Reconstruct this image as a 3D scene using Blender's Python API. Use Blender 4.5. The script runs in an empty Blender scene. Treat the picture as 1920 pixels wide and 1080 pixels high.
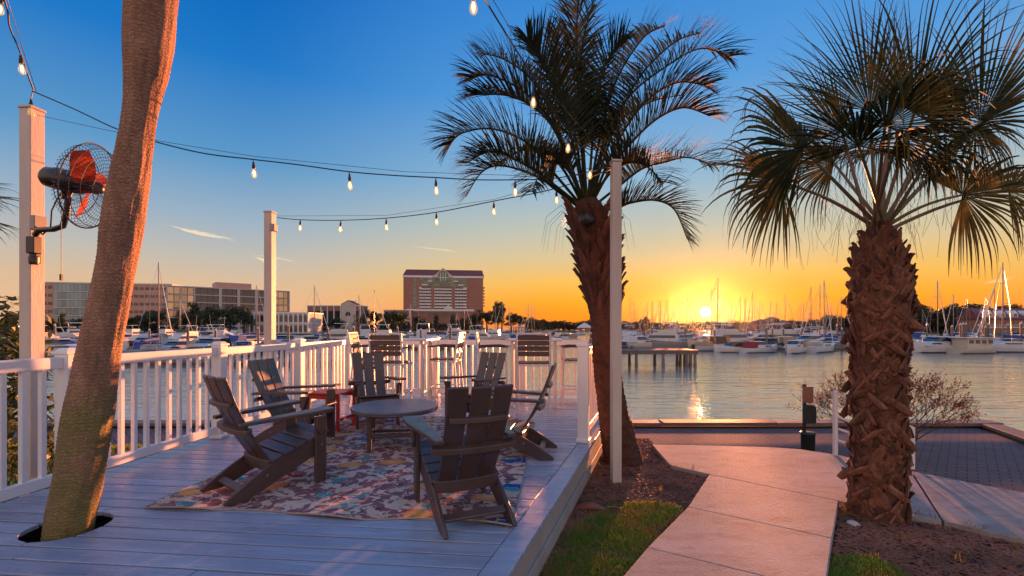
import bpy, bmesh, math, random
from mathutils import Vector, Matrix, noise
R = math.radians
rnd = random.Random(11)
sc = bpy.context.scene
COL = sc.collection
V = Vector
FPX, HY, CZ = 853.33, 613.0, 1.25          # focal length in photo pixels, horizon row, eye height over the deck

# ---------------------------------------------------------------- camera
cam = bpy.data.cameras.new('camera'); cam.lens = 16.0; cam.sensor_width = 36.0
cam.shift_y = 73.0/1920.0; cam.clip_start = 0.05; cam.clip_end = 9000
camo = bpy.data.objects.new('camera', cam); COL.objects.link(camo)
camo.location = (0, 0, CZ); camo.rotation_euler = (R(90), 0, 0)
sc.camera = camo
# ---------------------------------------------------------------- sun, sky, exposure
SUN_AZ = math.atan2(363.0, FPX); SUN_EL = R(1.75)
SDIR = V((math.sin(SUN_AZ)*math.cos(SUN_EL), math.cos(SUN_AZ)*math.cos(SUN_EL), math.sin(SUN_EL)))
sun = bpy.data.lights.new('sun', 'SUN'); sun.energy = 5.0; sun.angle = R(0.5); sun.color = (1.0, 0.31, 0.10)
suno = bpy.data.objects.new('sun', sun); COL.objects.link(suno)
suno.rotation_euler = SDIR.to_track_quat('Z', 'Y').to_euler(); suno.location = SDIR*50
sc.view_settings.view_transform = 'Standard'; sc.view_settings.look = 'None'
sc.view_settings.gamma = 1.0; sc.view_settings.exposure = 1.95; SKY_STRENGTH = 0.288; HAZE_DENSITY = 0.000006
sc.view_settings.use_curve_mapping = False
sc.cycles.max_bounces = 6; sc.cycles.volume_bounces = 0; sc.cycles.transparent_max_bounces = 12
sc.cycles.use_denoising = True
sc.cycles.sample_clamp_indirect = 6.0; sc.cycles.caustics_reflective = False; sc.cycles.caustics_refractive = False

def lin(r, g, b):
    def c(x):
        x /= 255.0
        return x/12.92 if x <= 0.04045 else ((x+0.055)/1.055)**2.4
    return (c(r), c(g), c(b), 1.0)

world = bpy.data.worlds.new('World'); sc.world = world; world.use_nodes = True
def build_world():
    nt = world.node_tree; nt.nodes.clear(); N = nt.nodes.new; L = nt.links.new
    def math_(op, a, b=None, clamp=False):
        n = N('ShaderNodeMath'); n.operation = op; n.use_clamp = clamp
        for i, x in enumerate((a, b)):
            if x is None: continue
            if isinstance(x, (int, float)): n.inputs[i].default_value = x
            else: L(x, n.inputs[i])
        return n.outputs[0]
    def mapr(x, a, b, c=0.0, d=1.0, smooth=True):
        n = N('ShaderNodeMapRange'); n.interpolation_type = 'SMOOTHSTEP' if smooth else 'LINEAR'
        L(x, n.inputs[0])
        for i, q in enumerate((a, b, c, d)): n.inputs[i+1].default_value = q
        return n.outputs[0]
    def mix(fac, a, b, bt='MIX'):
        n = N('ShaderNodeMixRGB'); n.blend_type = bt
        for i, x in enumerate((fac, a, b)):
            if isinstance(x, (int, float)): n.inputs[i].default_value = x
            elif isinstance(x, tuple): n.inputs[i].default_value = x
            else: L(x, n.inputs[i])
        return n.outputs[0]
    def ramp(x, stops):
        n = N('ShaderNodeValToRGB'); e = n.color_ramp.elements
        while len(e) > 1: e.remove(e[-1])
        e[0].position = stops[0][0]; e[0].color = stops[0][1]
        for p, c in stops[1:]:
            k = e.new(p); k.color = c
        L(x, n.inputs[0]); return n.outputs[0]
    tc = N('ShaderNodeTexCoord'); D = tc.outputs['Generated']
    sep = N('ShaderNodeSeparateXYZ'); L(D, sep.inputs[0])
    z = sep.outputs[2]
    az = N('ShaderNodeCombineXYZ'); L(sep.outputs[0], az.inputs[0]); L(sep.outputs[1], az.inputs[1])
    nz = N('ShaderNodeVectorMath'); nz.operation = 'NORMALIZE'; L(az.outputs[0], nz.inputs[0])
    dz = N('ShaderNodeVectorMath'); dz.operation = 'DOT_PRODUCT'; L(nz.outputs[0], dz.inputs[0])
    dz.inputs[1].default_value = V((SDIR.x, SDIR.y, 0)).normalized()
    toward = mapr(dz.outputs['Value'], 0.58, 1.0)
    d3 = N('ShaderNodeVectorMath'); d3.operation = 'DOT_PRODUCT'; L(D, d3.inputs[0]); d3.inputs[1].default_value = SDIR
    ds = math_('MAXIMUM', d3.outputs['Value'], 0.0)
    away = ramp(z, [(0.0, lin(228, 172, 126)), (.04, lin(227, 181, 140)), (.085, lin(212, 182, 150)), (.13, lin(188, 182, 172)),
                    (.2, lin(150, 172, 190)), (.3, lin(90, 148, 194)), (.45, lin(28, 116, 192)), (.58, lin(0, 96, 182)), (1.0, lin(84, 140, 208))])
    near = ramp(z, [(0.0, lin(250, 128, 8)), (.03, lin(254, 144, 8)), (.06, lin(250, 166, 30)), (.1, lin(240, 186, 86)), (.15, lin(215, 192, 145)),
                    (.2, lin(190, 190, 170)), (.3, lin(140, 178, 205)), (.45, lin(84, 152, 214)), (.6, lin(52, 130, 206)), (1.0, lin(84, 140, 208))])
    anti = ramp(z, [(0.0, lin(244, 186, 158)), (.12, lin(255, 212, 186)), (.3, lin(250, 218, 202)), (.5, lin(222, 206, 212)), (.75, lin(150, 174, 216)), (1.0, lin(84, 140, 208))])
    behind = mapr(dz.outputs['Value'], 0.30, -0.35)
    col = mix(toward, away, near)
    col = mix(behind, col, anti)
    sky = N('ShaderNodeTexSky'); sky.sky_type = 'NISHITA'; sky.sun_disc = False
    sky.sun_elevation = SUN_EL; sky.sun_rotation = SUN_AZ
    sk = mix(1.0, sky.outputs[0], (0.10, 0.10, 0.10, 1), 'MULTIPLY')
    col = mix(0.03, col, sk)
    # thin ice-cloud streaks: stretched noise in direction space, low over the horizon
    def streak(az0, el0, half_az, half_el, tilt, strength):
        c = V((math.sin(az0)*math.cos(el0), math.cos(az0)*math.cos(el0), math.sin(el0)))
        u = V((math.cos(az0), -math.sin(az0), 0)); w = c.cross(u)*-1
        if w.z < 0: w = -w
        uu = u*math.cos(tilt)+w*math.sin(tilt); ww = w*math.cos(tilt)-u*math.sin(tilt)
        def dot(vec):
            n = N('ShaderNodeVectorMath'); n.operation = 'DOT_PRODUCT'; L(D, n.inputs[0]); n.inputs[1].default_value = vec
            return n.outputs['Value']
        a = math_('DIVIDE', math_('SUBTRACT', dot(uu), c.dot(uu)), half_az)
        nz_ = N('ShaderNodeTexNoise'); nz_.inputs['Scale'].default_value = 26; nz_.inputs['Detail'].default_value = 4
        mp = N('ShaderNodeMapping'); mp.inputs['Scale'].default_value = (1, 1, 5); L(D, mp.inputs[0]); L(mp.outputs[0], nz_.inputs['Vector'])
        wob = math_('MULTIPLY', math_('SUBTRACT', nz_.outputs[0], 0.5), half_el*3.0)
        b0 = math_('ADD', math_('SUBTRACT', dot(ww), c.dot(ww)), wob)
        taper = math_('ADD', math_('MULTIPLY', a, 0.45), 0.6)          # thin tail on one side
        b = math_('DIVIDE', b0, math_('MULTIPLY', math_('MAXIMUM', taper, .12), half_el))
        r2 = math_('ADD', math_('MULTIPLY', a, a), math_('MULTIPLY', b, b))
        m = mapr(r2, 1.0, 0.1)
        fac = math_('MULTIPLY', m, strength)
        f2 = [fac]
        return f2[0]
    def pxdir(px, py):
        d = V(((px-960)/FPX, 1, (HY-py)/FPX)); return math.atan2(d.x, 1), math.atan2(d.z, math.hypot(d.x, 1))
    for (px, py, ha, he, t, s) in ((375, 437, .058, .0055, -.13, .75), (497, 489, .026, .005, -.25, .85), (510, 483, .05, .003, -.12, .4),
                                   (812, 467, .062, .003, -.10, .5), (1868, 527, .02, .004, .2, .4), (1450, 541, .012, .003, 0, .25)):
        a0, e0 = pxdir(px, py)
        col = mix(streak(a0, e0, ha, he, t, s), col, lin(248, 222, 180))
    # glow of the low sun and its disc
    glow = math_('POWER', ds, 750.0)
    col = mix(1.0, col, mix(glow, (0, 0, 0, 1), (0.03, 0.30, 0.0, 1)), 'ADD')
    g2 = math_('POWER', ds, 7000.0)
    col = mix(1.0, col, mix(g2, (0, 0, 0, 1), (1.0, 0.9, 0.0, 1)), 'ADD')
    disc = mapr(ds, math.cos(R(.56)), math.cos(R(.46)))
    col = mix(disc, col, (40.0, 32.0, 16.0, 1))
    bg = N('ShaderNodeBackground'); L(col, bg.inputs[0]); bg.inputs[1].default_value = SKY_STRENGTH
    out = N('ShaderNodeOutputWorld'); L(bg.outputs[0], out.inputs[0])
build_world()

# ---------------------------------------------------------------- helpers
def ap(px, py, d):                           # a point at depth d
    return V(((px-960)/FPX*d, d, CZ+(HY-py)/FPX*d))
def gp(px, py, z):                           # a point on a level plane
    d = FPX*(CZ-z)/(py-HY); return V(((px-960)/FPX*d, d, z))

class MB:
    def __init__(s): s.v = []; s.f = []
    def add(s, vs, fs):
        o = len(s.v); s.v += [tuple(x) for x in vs]; s.f += [tuple(i+o for i in f) for f in fs]; return s
    def box(s, c, d, rot=None):
        x, y, z = d[0]/2, d[1]/2, d[2]/2
        vs = [V(p) for p in ((-x,-y,-z),(x,-y,-z),(x,y,-z),(-x,y,-z),(-x,-y,z),(x,-y,z),(x,y,z),(-x,y,z))]
        if rot is not None: vs = [rot @ p for p in vs]
        c = V(c)
        return s.add([p+c for p in vs], [(0,3,2,1),(4,5,6,7),(0,1,5,4),(1,2,6,5),(2,3,7,6),(3,0,4,7)])
    def beam(s, a, b, w, h, up=(0,0,1)):     # box from a to b, w across, h along up
        a, b = V(a), V(b); d = b-a; y = d.normalized(); x = y.cross(V(up)).normalized(); z = x.cross(y)
        m = Matrix((x, y, z)).transposed()
        return s.box((a+b)/2, (w, d.length, h), m)
    def prism(s, poly, lo, hi, axis='z'):    # polygon extruded along an axis
        n = len(poly)
        def p(q, t): return {'z': (q[0], q[1], t), 'x': (t, q[0], q[1]), 'y': (q[0], t, q[1])}[axis]
        return s.add([p(q, lo) for q in poly]+[p(q, hi) for q in poly],
                     [tuple(range(n-1, -1, -1)), tuple(range(n, 2*n))]+[(i, (i+1) % n, n+(i+1) % n, n+i) for i in range(n)])
    def tube(s, pts, r, n=8, cap=True):
        pts = [V(p) for p in pts]; k = len(pts)
        rr = r if isinstance(r, (list, tuple)) else [r]*k
        t0 = (pts[1]-pts[0]).normalized()
        ref = V((0, 0, 1)) if abs(t0.z) < .9 else V((1, 0, 0))
        x = t0.cross(ref).normalized(); vs = []
        for i, p in enumerate(pts):
            t = (pts[min(i+1, k-1)]-pts[max(i-1, 0)]).normalized()
            x = (x - t*x.dot(t)).normalized(); y = t.cross(x)
            vs += [p+(x*math.cos(2*math.pi*j/n)+y*math.sin(2*math.pi*j/n))*rr[i] for j in range(n)]
        fs = [(i*n+j, i*n+(j+1) % n, (i+1)*n+(j+1) % n, (i+1)*n+j) for i in range(k-1) for j in range(n)]
        if cap: fs += [tuple(range(n-1, -1, -1)), tuple(range((k-1)*n, k*n))]
        return s.add(vs, fs)
    def lathe(s, prof, n=16, c=(0, 0, 0), cap=True):
        c = V(c); vs = []
        for r, z in prof: vs += [c+V((r*math.cos(2*math.pi*j/n), r*math.sin(2*math.pi*j/n), z)) for j in range(n)]
        k = len(prof)
        fs = [(i*n+j, i*n+(j+1) % n, (i+1)*n+(j+1) % n, (i+1)*n+j) for i in range(k-1) for j in range(n)]
        if cap: fs += [tuple(range(n-1, -1, -1)), tuple(range((k-1)*n, k*n))]
        return s.add(vs, fs)
    def strip(s, rows):                      # rows of equal point counts -> quads
        n = len(rows[0]); vs = [p for r in rows for p in r]
        return s.add(vs, [(i*n+j, i*n+j+1, (i+1)*n+j+1, (i+1)*n+j) for i in range(len(rows)-1) for j in range(n-1)])
    def mesh(s, name, mat, smooth=False, bev=0, seg=1, normals=True):
        me = bpy.data.meshes.new(name); me.from_pydata(s.v, [], s.f)
        if normals or bev:
            bm = bmesh.new(); bm.from_mesh(me)
            if normals: bmesh.ops.recalc_face_normals(bm, faces=bm.faces)
            if bev:
                ed = [e for e in bm.edges if e.is_manifold and e.calc_face_angle(0) > R(30)]
                bmesh.ops.bevel(bm, geom=ed, offset=bev, segments=seg, affect='EDGES', profile=.5, clamp_overlap=True)
            bm.to_mesh(me); bm.free()
        if smooth: me.polygons.foreach_set('use_smooth', [True]*len(me.polygons))
        if mat: me.materials.append(mat)
        me.update(); return me

def O(name, mesh, parent=None, loc=(0, 0, 0), rot=(0, 0, 0), mat=None, scale=None):
    o = bpy.data.objects.new(name, mesh); COL.objects.link(o); o.parent = parent
    o.location = loc; o.rotation_euler = rot
    if scale is not None: o.scale = (scale,)*3 if isinstance(scale, (int, float)) else scale
    if mat is not None and mesh is not None:
        o.material_slots[0].link = 'OBJECT'; o.material_slots[0].material = mat
    return o
def P(name, mb, mat, parent=None, loc=(0, 0, 0), rot=(0, 0, 0), **k):
    return O(name, mb.mesh(name, mat, **k), parent, loc, rot)
def tag(o, label=None, cat=None, group=None, kind=None):
    for k, x in (('label', label), ('category', cat), ('group', group), ('kind', kind)):
        if x: o[k] = x
    return o
def thing(name, label, cat, loc=(0, 0, 0), rz=0.0, group=None):
    return tag(O(name, None, None, loc, (0, 0, rz)), label, cat, group)
def copy_tree(o, parent=None):
    c = o.copy(); COL.objects.link(c); c.parent = parent
    for ch in list(o.children): copy_tree(ch, c)
    return c

# ---------------------------------------------------------------- materials
def M(name, c1, c2=None, scale=4.0, rough=.5, bump=0.0, bscale=None, stretch=(1, 1, 1), metal=0.0, spec=.5, detail=5,
      rand=0.0, emit=None, estr=0.0, transl=0.0, coat=0.0, c3=None, c3scale=1.0, c3lo=.5, c3hi=.65, rvar=0.0, lo=.35, hi=.65, bdist=.02):
    m = bpy.data.materials.new(name); m.use_nodes = True; nt = m.node_tree; N = nt.nodes.new; L = nt.links.new
    b = nt.nodes['Principled BSDF']
    c1 = tuple(c1[:3])+(1,)
    b.inputs['Roughness'].default_value = rough; b.inputs['Metallic'].default_value = metal
    b.inputs['Specular IOR Level'].default_value = spec; b.inputs['Coat Weight'].default_value = coat
    tc = N('ShaderNodeTexCoord'); mp = N('ShaderNodeMapping'); mp.inputs['Scale'].default_value = stretch
    L(tc.outputs['Object'], mp.inputs[0]); vec = mp.outputs[0]
    oi = N('ShaderNodeObjectInfo')
    if rand:                                  # each object gets its own piece of the pattern
        ad = N('ShaderNodeVectorMath'); ad.operation = 'ADD'
        sc_ = N('ShaderNodeVectorMath'); sc_.operation = 'SCALE'; sc_.inputs[0].default_value = (37, 91, 53)
        L(oi.outputs['Random'], sc_.inputs['Scale']); L(vec, ad.inputs[0]); L(sc_.outputs[0], ad.inputs[1]); vec = ad.outputs[0]
    def nz(s, det=detail):
        n = N('ShaderNodeTexNoise'); n.inputs['Scale'].default_value = s; n.inputs['Detail'].default_value = det
        n.inputs['Roughness'].default_value = .6; L(vec, n.inputs['Vector']); return n.outputs[0]
    def mr(x, a, b_, c=0, d=1):
        n = N('ShaderNodeMapRange'); L(x, n.inputs[0])
        for i, q in enumerate((a, b_, c, d)): n.inputs[i+1].default_value = q
        return n.outputs[0]
    def mx(f, a, b_, bt='MIX'):
        n = N('ShaderNodeMixRGB'); n.blend_type = bt
        for i, x in enumerate((f, a, b_)):
            if isinstance(x, (int, float)): n.inputs[i].default_value = x
            elif isinstance(x, tuple): n.inputs[i].default_value = x
            else: L(x, n.inputs[i])
        return n.outputs[0]
    n1 = nz(scale)
    col = c1
    if c2: col = mx(mr(n1, lo, hi), c1, tuple(c2[:3])+(1,))
    if c3: col = mx(mr(nz(c3scale, 6), c3lo, c3hi), col, tuple(c3[:3])+(1,))
    if rand:
        hs = N('ShaderNodeHueSaturation'); L(mr(oi.outputs['Random'], 0, 1, 1-rand, 1+rand), hs.inputs['Value'])
        if isinstance(col, tuple): hs.inputs['Color'].default_value = col
        else: L(col, hs.inputs['Color'])
        col = hs.outputs[0]
    if isinstance(col, tuple): b.inputs['Base Color'].default_value = col
    else: L(col, b.inputs['Base Color'])
    if rvar: L(mr(nz(scale*1.7), .3, .7, max(rough-rvar, .02), rough+rvar), b.inputs['Roughness'])
    if bump:
        bp = N('ShaderNodeBump'); bp.inputs['Strength'].default_value = bump; bp.inputs['Distance'].default_value = bdist
        L(nz(bscale or scale*3), bp.inputs['Height']); L(bp.outputs[0], b.inputs['Normal'])
    if emit:
        b.inputs['Emission Color'].default_value = tuple(emit[:3])+(1,); b.inputs['Emission Strength'].default_value = estr
    if transl:
        t = N('ShaderNodeBsdfTranslucent'); ms = N('ShaderNodeMixShader'); ms.inputs[0].default_value = transl
        if isinstance(col, tuple): t.inputs[0].default_value = col
        else: L(col, t.inputs[0])
        L(b.outputs[0], ms.inputs[1]); L(t.outputs[0], ms.inputs[2]); L(ms.outputs[0], nt.nodes['Material Output'].inputs[0])
    return m

deck_paint = M('deck_paint', (.25, .29, .40), (.34, .385, .50), scale=2.2, stretch=(.5, 6, 1), rough=.30, rvar=.10, bump=.35, bscale=9, rand=.11, c3=(.48, .50, .55), c3scale=3.5, c3lo=.60, c3hi=.70, bdist=.008)
fascia_paint = M('fascia_paint', (.30, .29, .27), (.36, .35, .33), scale=3, rough=.6, bump=.25, bscale=14, c3=(.2, .19, .17), c3scale=1.5, c3lo=.58, c3hi=.75)
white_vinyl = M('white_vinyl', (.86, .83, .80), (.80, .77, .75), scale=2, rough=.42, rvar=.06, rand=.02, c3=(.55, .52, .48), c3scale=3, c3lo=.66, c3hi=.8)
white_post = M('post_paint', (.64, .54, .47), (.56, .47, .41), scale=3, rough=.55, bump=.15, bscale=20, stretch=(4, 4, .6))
chair_plastic = M('chair_lumber', (.082, .050, .042), (.062, .038, .032), scale=6, rough=.36, spec=.7, rvar=.08, bump=.12, bscale=40, stretch=(1, 1, 1), rand=.08, bdist=.003)
table_painted_sheen = M('table_painted_sheen', (.15, .15, .17), (.12, .12, .14), scale=6, rough=.34, spec=.7, rand=.06)  # chair brown turned lighter blue-grey: sky sheen put into the base colour
bolt_metal = M('bolt_metal', (.25, .24, .23), rough=.4, metal=.9)
red_paint = M('red_paint', (.55, .03, .02), (.48, .025, .018), rough=.4)
white_alu = M('white_aluminium', (.72, .70, .68), rough=.55, spec=.3)
bar_slat = M('bar_slat_wood', (.10, .045, .03), (.075, .033, .022), scale=5, rough=.45, rand=.1)
white_top = M('white_tabletop', (.70, .70, .70), (.66, .66, .66), rough=.35)
black_rubber = M('black_rubber', (.015, .015, .017), rough=.5)
black_metal = M('black_metal', (.012, .012, .014), rough=.38, coat=.2)
fan_red = M('fan_blade_red', (.60, .06, .02), rough=.35, transl=.4)
mulch_mat = M('mulch', (.13, .050, .028), (.06, .026, .016), scale=30, rough=.9, bump=1.0, bscale=60, c3=(.10, .05, .03), c3scale=70, c3lo=.6, c3hi=.7)
chip_mat = M('bark_chip', (.24, .09, .05), (.09, .038, .022), scale=3, rough=.85, rand=.3)
soil_mat = M('lawn_soil', (.075, .07, .025), (.10, .075, .03), scale=5, rough=.95, bump=.8, bscale=60)
lawn_mat = M('lawn_thatch', (.09, .12, .025), (.15, .12, .04), scale=7, rough=.95, bump=.9, bscale=90)
grass_mat = M('grass_blade', (.15, .26, .028), (.32, .25, .05), scale=4.5, rough=.6, transl=.35, lo=.42, hi=.6)
concrete = M('concrete', (.42, .385, .36), (.29, .26, .245), scale=2.2, detail=11, rough=.86, spec=.25, bump=1.0, bscale=75, c3=(.22, .19, .175), c3scale=6, c3lo=.50, c3hi=.74, stretch=(.55, 1.5, 1), rand=.05, bdist=.014, lo=.3, hi=.7)
timber = M('weathered_timber', (.20, .15, .13), (.14, .10, .09), scale=4, stretch=(.6, 6, 1), rough=.7, bump=.4, rand=.2)
seawall_mat = M('seawall_concrete', (.16, .14, .13), (.10, .09, .08), scale=1.2, rough=.85)
trunk_mat = M('sabal_bark', (.19, .13, .085), (.115, .078, .052), scale=6, stretch=(1, 1, .5), rough=.9, bump=.9, bscale=26)
boot_mat = M('palm_boot', (.27, .105, .058), (.12, .048, .028), scale=9, stretch=(3, 3, .7), rough=.9, bump=1.0, bscale=30, rand=.4, c3=(.22, .15, .11), c3scale=5, c3lo=.58, c3hi=.72)
boot_dark = M('pindo_boot', (.15, .065, .045), (.075, .034, .026), scale=9, stretch=(3, 3, .7), rough=.9, bump=1.0, bscale=30, rand=.4)
fibre_mat = M('palm_fibre', (.12, .05, .03), (.06, .027, .017), scale=14, rough=.95, bump=1.0, bscale=50)
frond_mat = M('pindo_frond', (.052, .064, .038), (.032, .042, .024), scale=2, rough=.75, spec=.04, transl=.25, c3=(.13, .10, .035), c3scale=2.4, c3lo=.64, c3hi=.78)
fan_leaf_mat = M('sabal_leaf', (.042, .052, .019), (.024, .030, .012), scale=2, rough=.7, spec=.08, transl=.28, c3=(.17, .13, .045), c3scale=2.2, c3lo=.56, c3hi=.72)
petiole_mat = M('petiole', (.14, .13, .04), (.17, .08, .03), scale=3, rough=.5)
leaf_mat = M('broad_leaf', (.045, .075, .018), (.085, .10, .025), scale=1.2, rough=.5, transl=.25)
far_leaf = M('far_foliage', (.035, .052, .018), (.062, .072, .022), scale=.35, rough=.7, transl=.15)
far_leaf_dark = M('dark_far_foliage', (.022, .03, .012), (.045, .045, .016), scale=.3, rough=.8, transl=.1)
bark = M('bark', (.10, .07, .05), (.06, .045, .035), scale=5, rough=.9, bump=.5)
twig_leaf = M('russet_leaf', (.20, .07, .035), (.12, .05, .03), scale=3, rough=.6, transl=.3)

def trunk_moss_material():
    m = M('mossy_sabal_bark', (.44, .235, .14), (.27, .145, .09), scale=9, stretch=(1, 1, .35), rough=.92, bump=.9, bscale=30)
    nt = m.node_tree; N = nt.nodes.new; L = nt.links.new; b = nt.nodes['Principled BSDF']
    src = b.inputs['Base Color'].links[0].from_socket
    tc = N('ShaderNodeTexCoord'); sp = N('ShaderNodeSeparateXYZ'); L(tc.outputs['Object'], sp.inputs[0])
    n = N('ShaderNodeTexNoise'); n.inputs['Scale'].default_value = 5.5; n.inputs['Detail'].default_value = 8; L(tc.outputs['Object'], n.inputs['Vector'])
    h = N('ShaderNodeMapRange'); L(sp.outputs[2], h.inputs[0])
    for i, q in enumerate((-.3, 2.4, .48, -.14)): h.inputs[i+1].default_value = q
    a = N('ShaderNodeMath'); a.operation = 'ADD'; L(n.outputs[0], a.inputs[0]); L(h.outputs[0], a.inputs[1])
    k = N('ShaderNodeMapRange'); L(a.outputs[0], k.inputs[0])
    for i, q in enumerate((.52, .80, 0, .75)): k.inputs[i+1].default_value = q
    mx = N('ShaderNodeMixRGB'); L(k.outputs[0], mx.inputs[0]); L(src, mx.inputs[1]); mx.inputs[2].default_value = (.22, .20, .045, 1)
    wv = N('ShaderNodeTexWave'); wv.bands_direction = 'Z'; wv.wave_type = 'BANDS'; wv.inputs['Scale'].default_value = 15; wv.inputs['Distortion'].default_value = 9; wv.inputs['Detail'].default_value = 6; wv.inputs['Detail Scale'].default_value = 3.5
    L(tc.outputs['Object'], wv.inputs['Vector'])
    mp2 = N('ShaderNodeMapping'); mp2.inputs['Scale'].default_value = (1, 1, .12); L(tc.outputs['Object'], mp2.inputs[0])
    vf = N('ShaderNodeTexNoise'); vf.inputs['Scale'].default_value = 46; vf.inputs['Detail'].default_value = 4; L(mp2.outputs[0], vf.inputs['Vector'])
    hm = N('ShaderNodeMath'); hm.operation = 'MULTIPLY'; L(wv.outputs['Fac'], hm.inputs[0]); L(vf.outputs[0], hm.inputs[1])
    old = b.inputs['Normal'].links[0].from_node
    b2 = N('ShaderNodeBump'); b2.inputs['Strength'].default_value = 1.0; b2.inputs['Distance'].default_value = .007
    L(hm.outputs[0], b2.inputs['Height']); L(old.outputs[0], b2.inputs['Normal']); L(b2.outputs[0], b.inputs['Normal'])
    dk = N('ShaderNodeMapRange'); L(hm.outputs[0], dk.inputs[0])
    for i, q in enumerate((.06, .46, .74, 1.12)): dk.inputs[i+1].default_value = q
    mm = N('ShaderNodeMixRGB'); mm.blend_type = 'MULTIPLY'; mm.inputs[0].default_value = 1.0; L(mx.outputs[0], mm.inputs[1]); L(dk.outputs[0], mm.inputs[2])
    L(mm.outputs[0], b.inputs['Base Color']); return m
moss_mat = trunk_moss_material()

def rug_material():
    m = bpy.data.materials.new('ikat_rug'); m.use_nodes = True; nt = m.node_tree; N = nt.nodes.new; L = nt.links.new
    b = nt.nodes['Principled BSDF']; b.inputs['Roughness'].default_value = .9; b.inputs['Specular IOR Level'].default_value = .15
    tc = N('ShaderNodeTexCoord')
    def noise_(s, det, vec):
        n = N('ShaderNodeTexNoise'); n.inputs['Scale'].default_value = s; n.inputs['Detail'].default_value = det; L(vec, n.inputs['Vector']); return n
    def mapping(vec, scale):
        n = N('ShaderNodeMapping'); n.inputs['Scale'].default_value = scale; L(vec, n.inputs[0]); return n.outputs[0]
    def warp(vec, n, amt):
        a = N('ShaderNodeVectorMath'); a.operation = 'SUBTRACT'; L(n.outputs['Color'], a.inputs[0]); a.inputs[1].default_value = (.5, .5, .5)
        s = N('ShaderNodeVectorMath'); s.operation = 'SCALE'; L(a.outputs[0], s.inputs[0]); s.inputs['Scale'].default_value = amt
        d = N('ShaderNodeVectorMath'); d.operation = 'ADD'; L(vec, d.inputs[0]); L(s.outputs[0], d.inputs[1]); return d.outputs[0]
    def mr(x, a, b_):
        n = N('ShaderNodeMapRange'); L(x, n.inputs[0]); n.inputs[1].default_value = a; n.inputs[2].default_value = b_; return n.outputs[0]
    def mx(f, a, b_):
        n = N('ShaderNodeMixRGB')
        for i, x in enumerate((f, a, b_)):
            if isinstance(x, (int, float)): n.inputs[i].default_value = x
            elif isinstance(x, tuple): n.inputs[i].default_value = x+(1,)
            else: L(x, n.inputs[i])
        return n.outputs[0]
    def mul(a, b_):
        n = N('ShaderNodeMath'); n.operation = 'MULTIPLY'; L(a, n.inputs[0]); L(b_, n.inputs[1]); return n.outputs[0]
    p = mapping(tc.outputs['Object'], (1.0, 1.0, 0))
    w = warp(p, noise_(5, 2, p), .22)
    w2 = warp(p, noise_(9, 3, p), .12)
    blot = noise_(10.5, 2.0, w)                               # mauve camouflage blotches
    col = mx(mr(blot.outputs[0], .462, .474), (.72, .58, .50), (.30, .135, .155))
    blot2 = noise_(7.5, 1.0, w2)
    col = mx(mr(blot2.outputs[0], .60, .612), col, (.70, .52, .40))
    blot3 = noise_(6.2, 1.0, mapping(w, (1.1, 1.3, 1)))
    col = mx(mr(blot3.outputs[0], .635, .647), col, (.16, .075, .095))
    def motif(scale, off, lo, hi, colour, core, size):
        mp = N('ShaderNodeMapping'); mp.inputs['Scale'].default_value = scale; mp.inputs['Location'].default_value = off; L(w2, mp.inputs[0])
        v = N('ShaderNodeTexVoronoi'); v.inputs['Scale'].default_value = 1.0; v.inputs['Randomness'].default_value = .55; v.voronoi_dimensions = '2D'
        L(mp.outputs[0], v.inputs['Vector'])
        sp = N('ShaderNodeSeparateColor'); L(v.outputs['Color'], sp.inputs[0])
        c = N('ShaderNodeMapRange'); L(sp.outputs[0], c.inputs[0]); c.inputs[1].default_value = hi; c.inputs[2].default_value = hi-.001
        lo_ = N('ShaderNodeMapRange'); L(sp.outputs[0], lo_.inputs[0]); lo_.inputs[1].default_value = lo; lo_.inputs[2].default_value = lo+.001
        sel = mul(c.outputs[0], lo_.outputs[0])
        inner = mr(v.outputs['Distance'], size, size*.85)
        cc = mx(mr(v.outputs['Distance'], size*.75, size*.45), colour, core)
        return mul(inner, sel), cc
    for args in (((2.3, 3.6, 1), (0, 0, 0), .0, .40, (.78, .30, .08), (.80, .40, .14), .30),
                 ((1.9, 3.2, 1), (3.3, 1.7, 0), .68, .92, (.05, .13, .42), (.03, .08, .34), .30),
                 ((3.6, 5.4, 1), (7.1, 4.2, 0), .0, .26, (.10, .38, .40), (.08, .32, .35), .27)):
        f, cc = motif(*args); col = mx(f, col, cc)
    vine = noise_(6.8, 1.5, w2)
    av = N('ShaderNodeMath'); av.operation = 'ABSOLUTE'; sv = N('ShaderNodeMath'); sv.operation = 'SUBTRACT'; L(vine.outputs[0], sv.inputs[0]); sv.inputs[1].default_value = .5; L(sv.outputs[0], av.inputs[0])
    col = mx(mr(av.outputs[0], .015, .009), col, (.70, .52, .40))
    fine = noise_(150, 2, p)
    col2 = N('ShaderNodeMixRGB'); col2.blend_type = 'MULTIPLY'; col2.inputs[0].default_value = .35
    L(col, col2.inputs[1]); L(fine.outputs[0], col2.inputs[2]); L(col2.outputs[0], b.inputs['Base Color'])
    bp = N('ShaderNodeBump'); bp.inputs['Strength'].default_value = .4; bp.inputs['Distance'].default_value = .004
    L(fine.outputs[0], bp.inputs['Height']); L(bp.outputs[0], b.inputs['Normal']); return m

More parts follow.
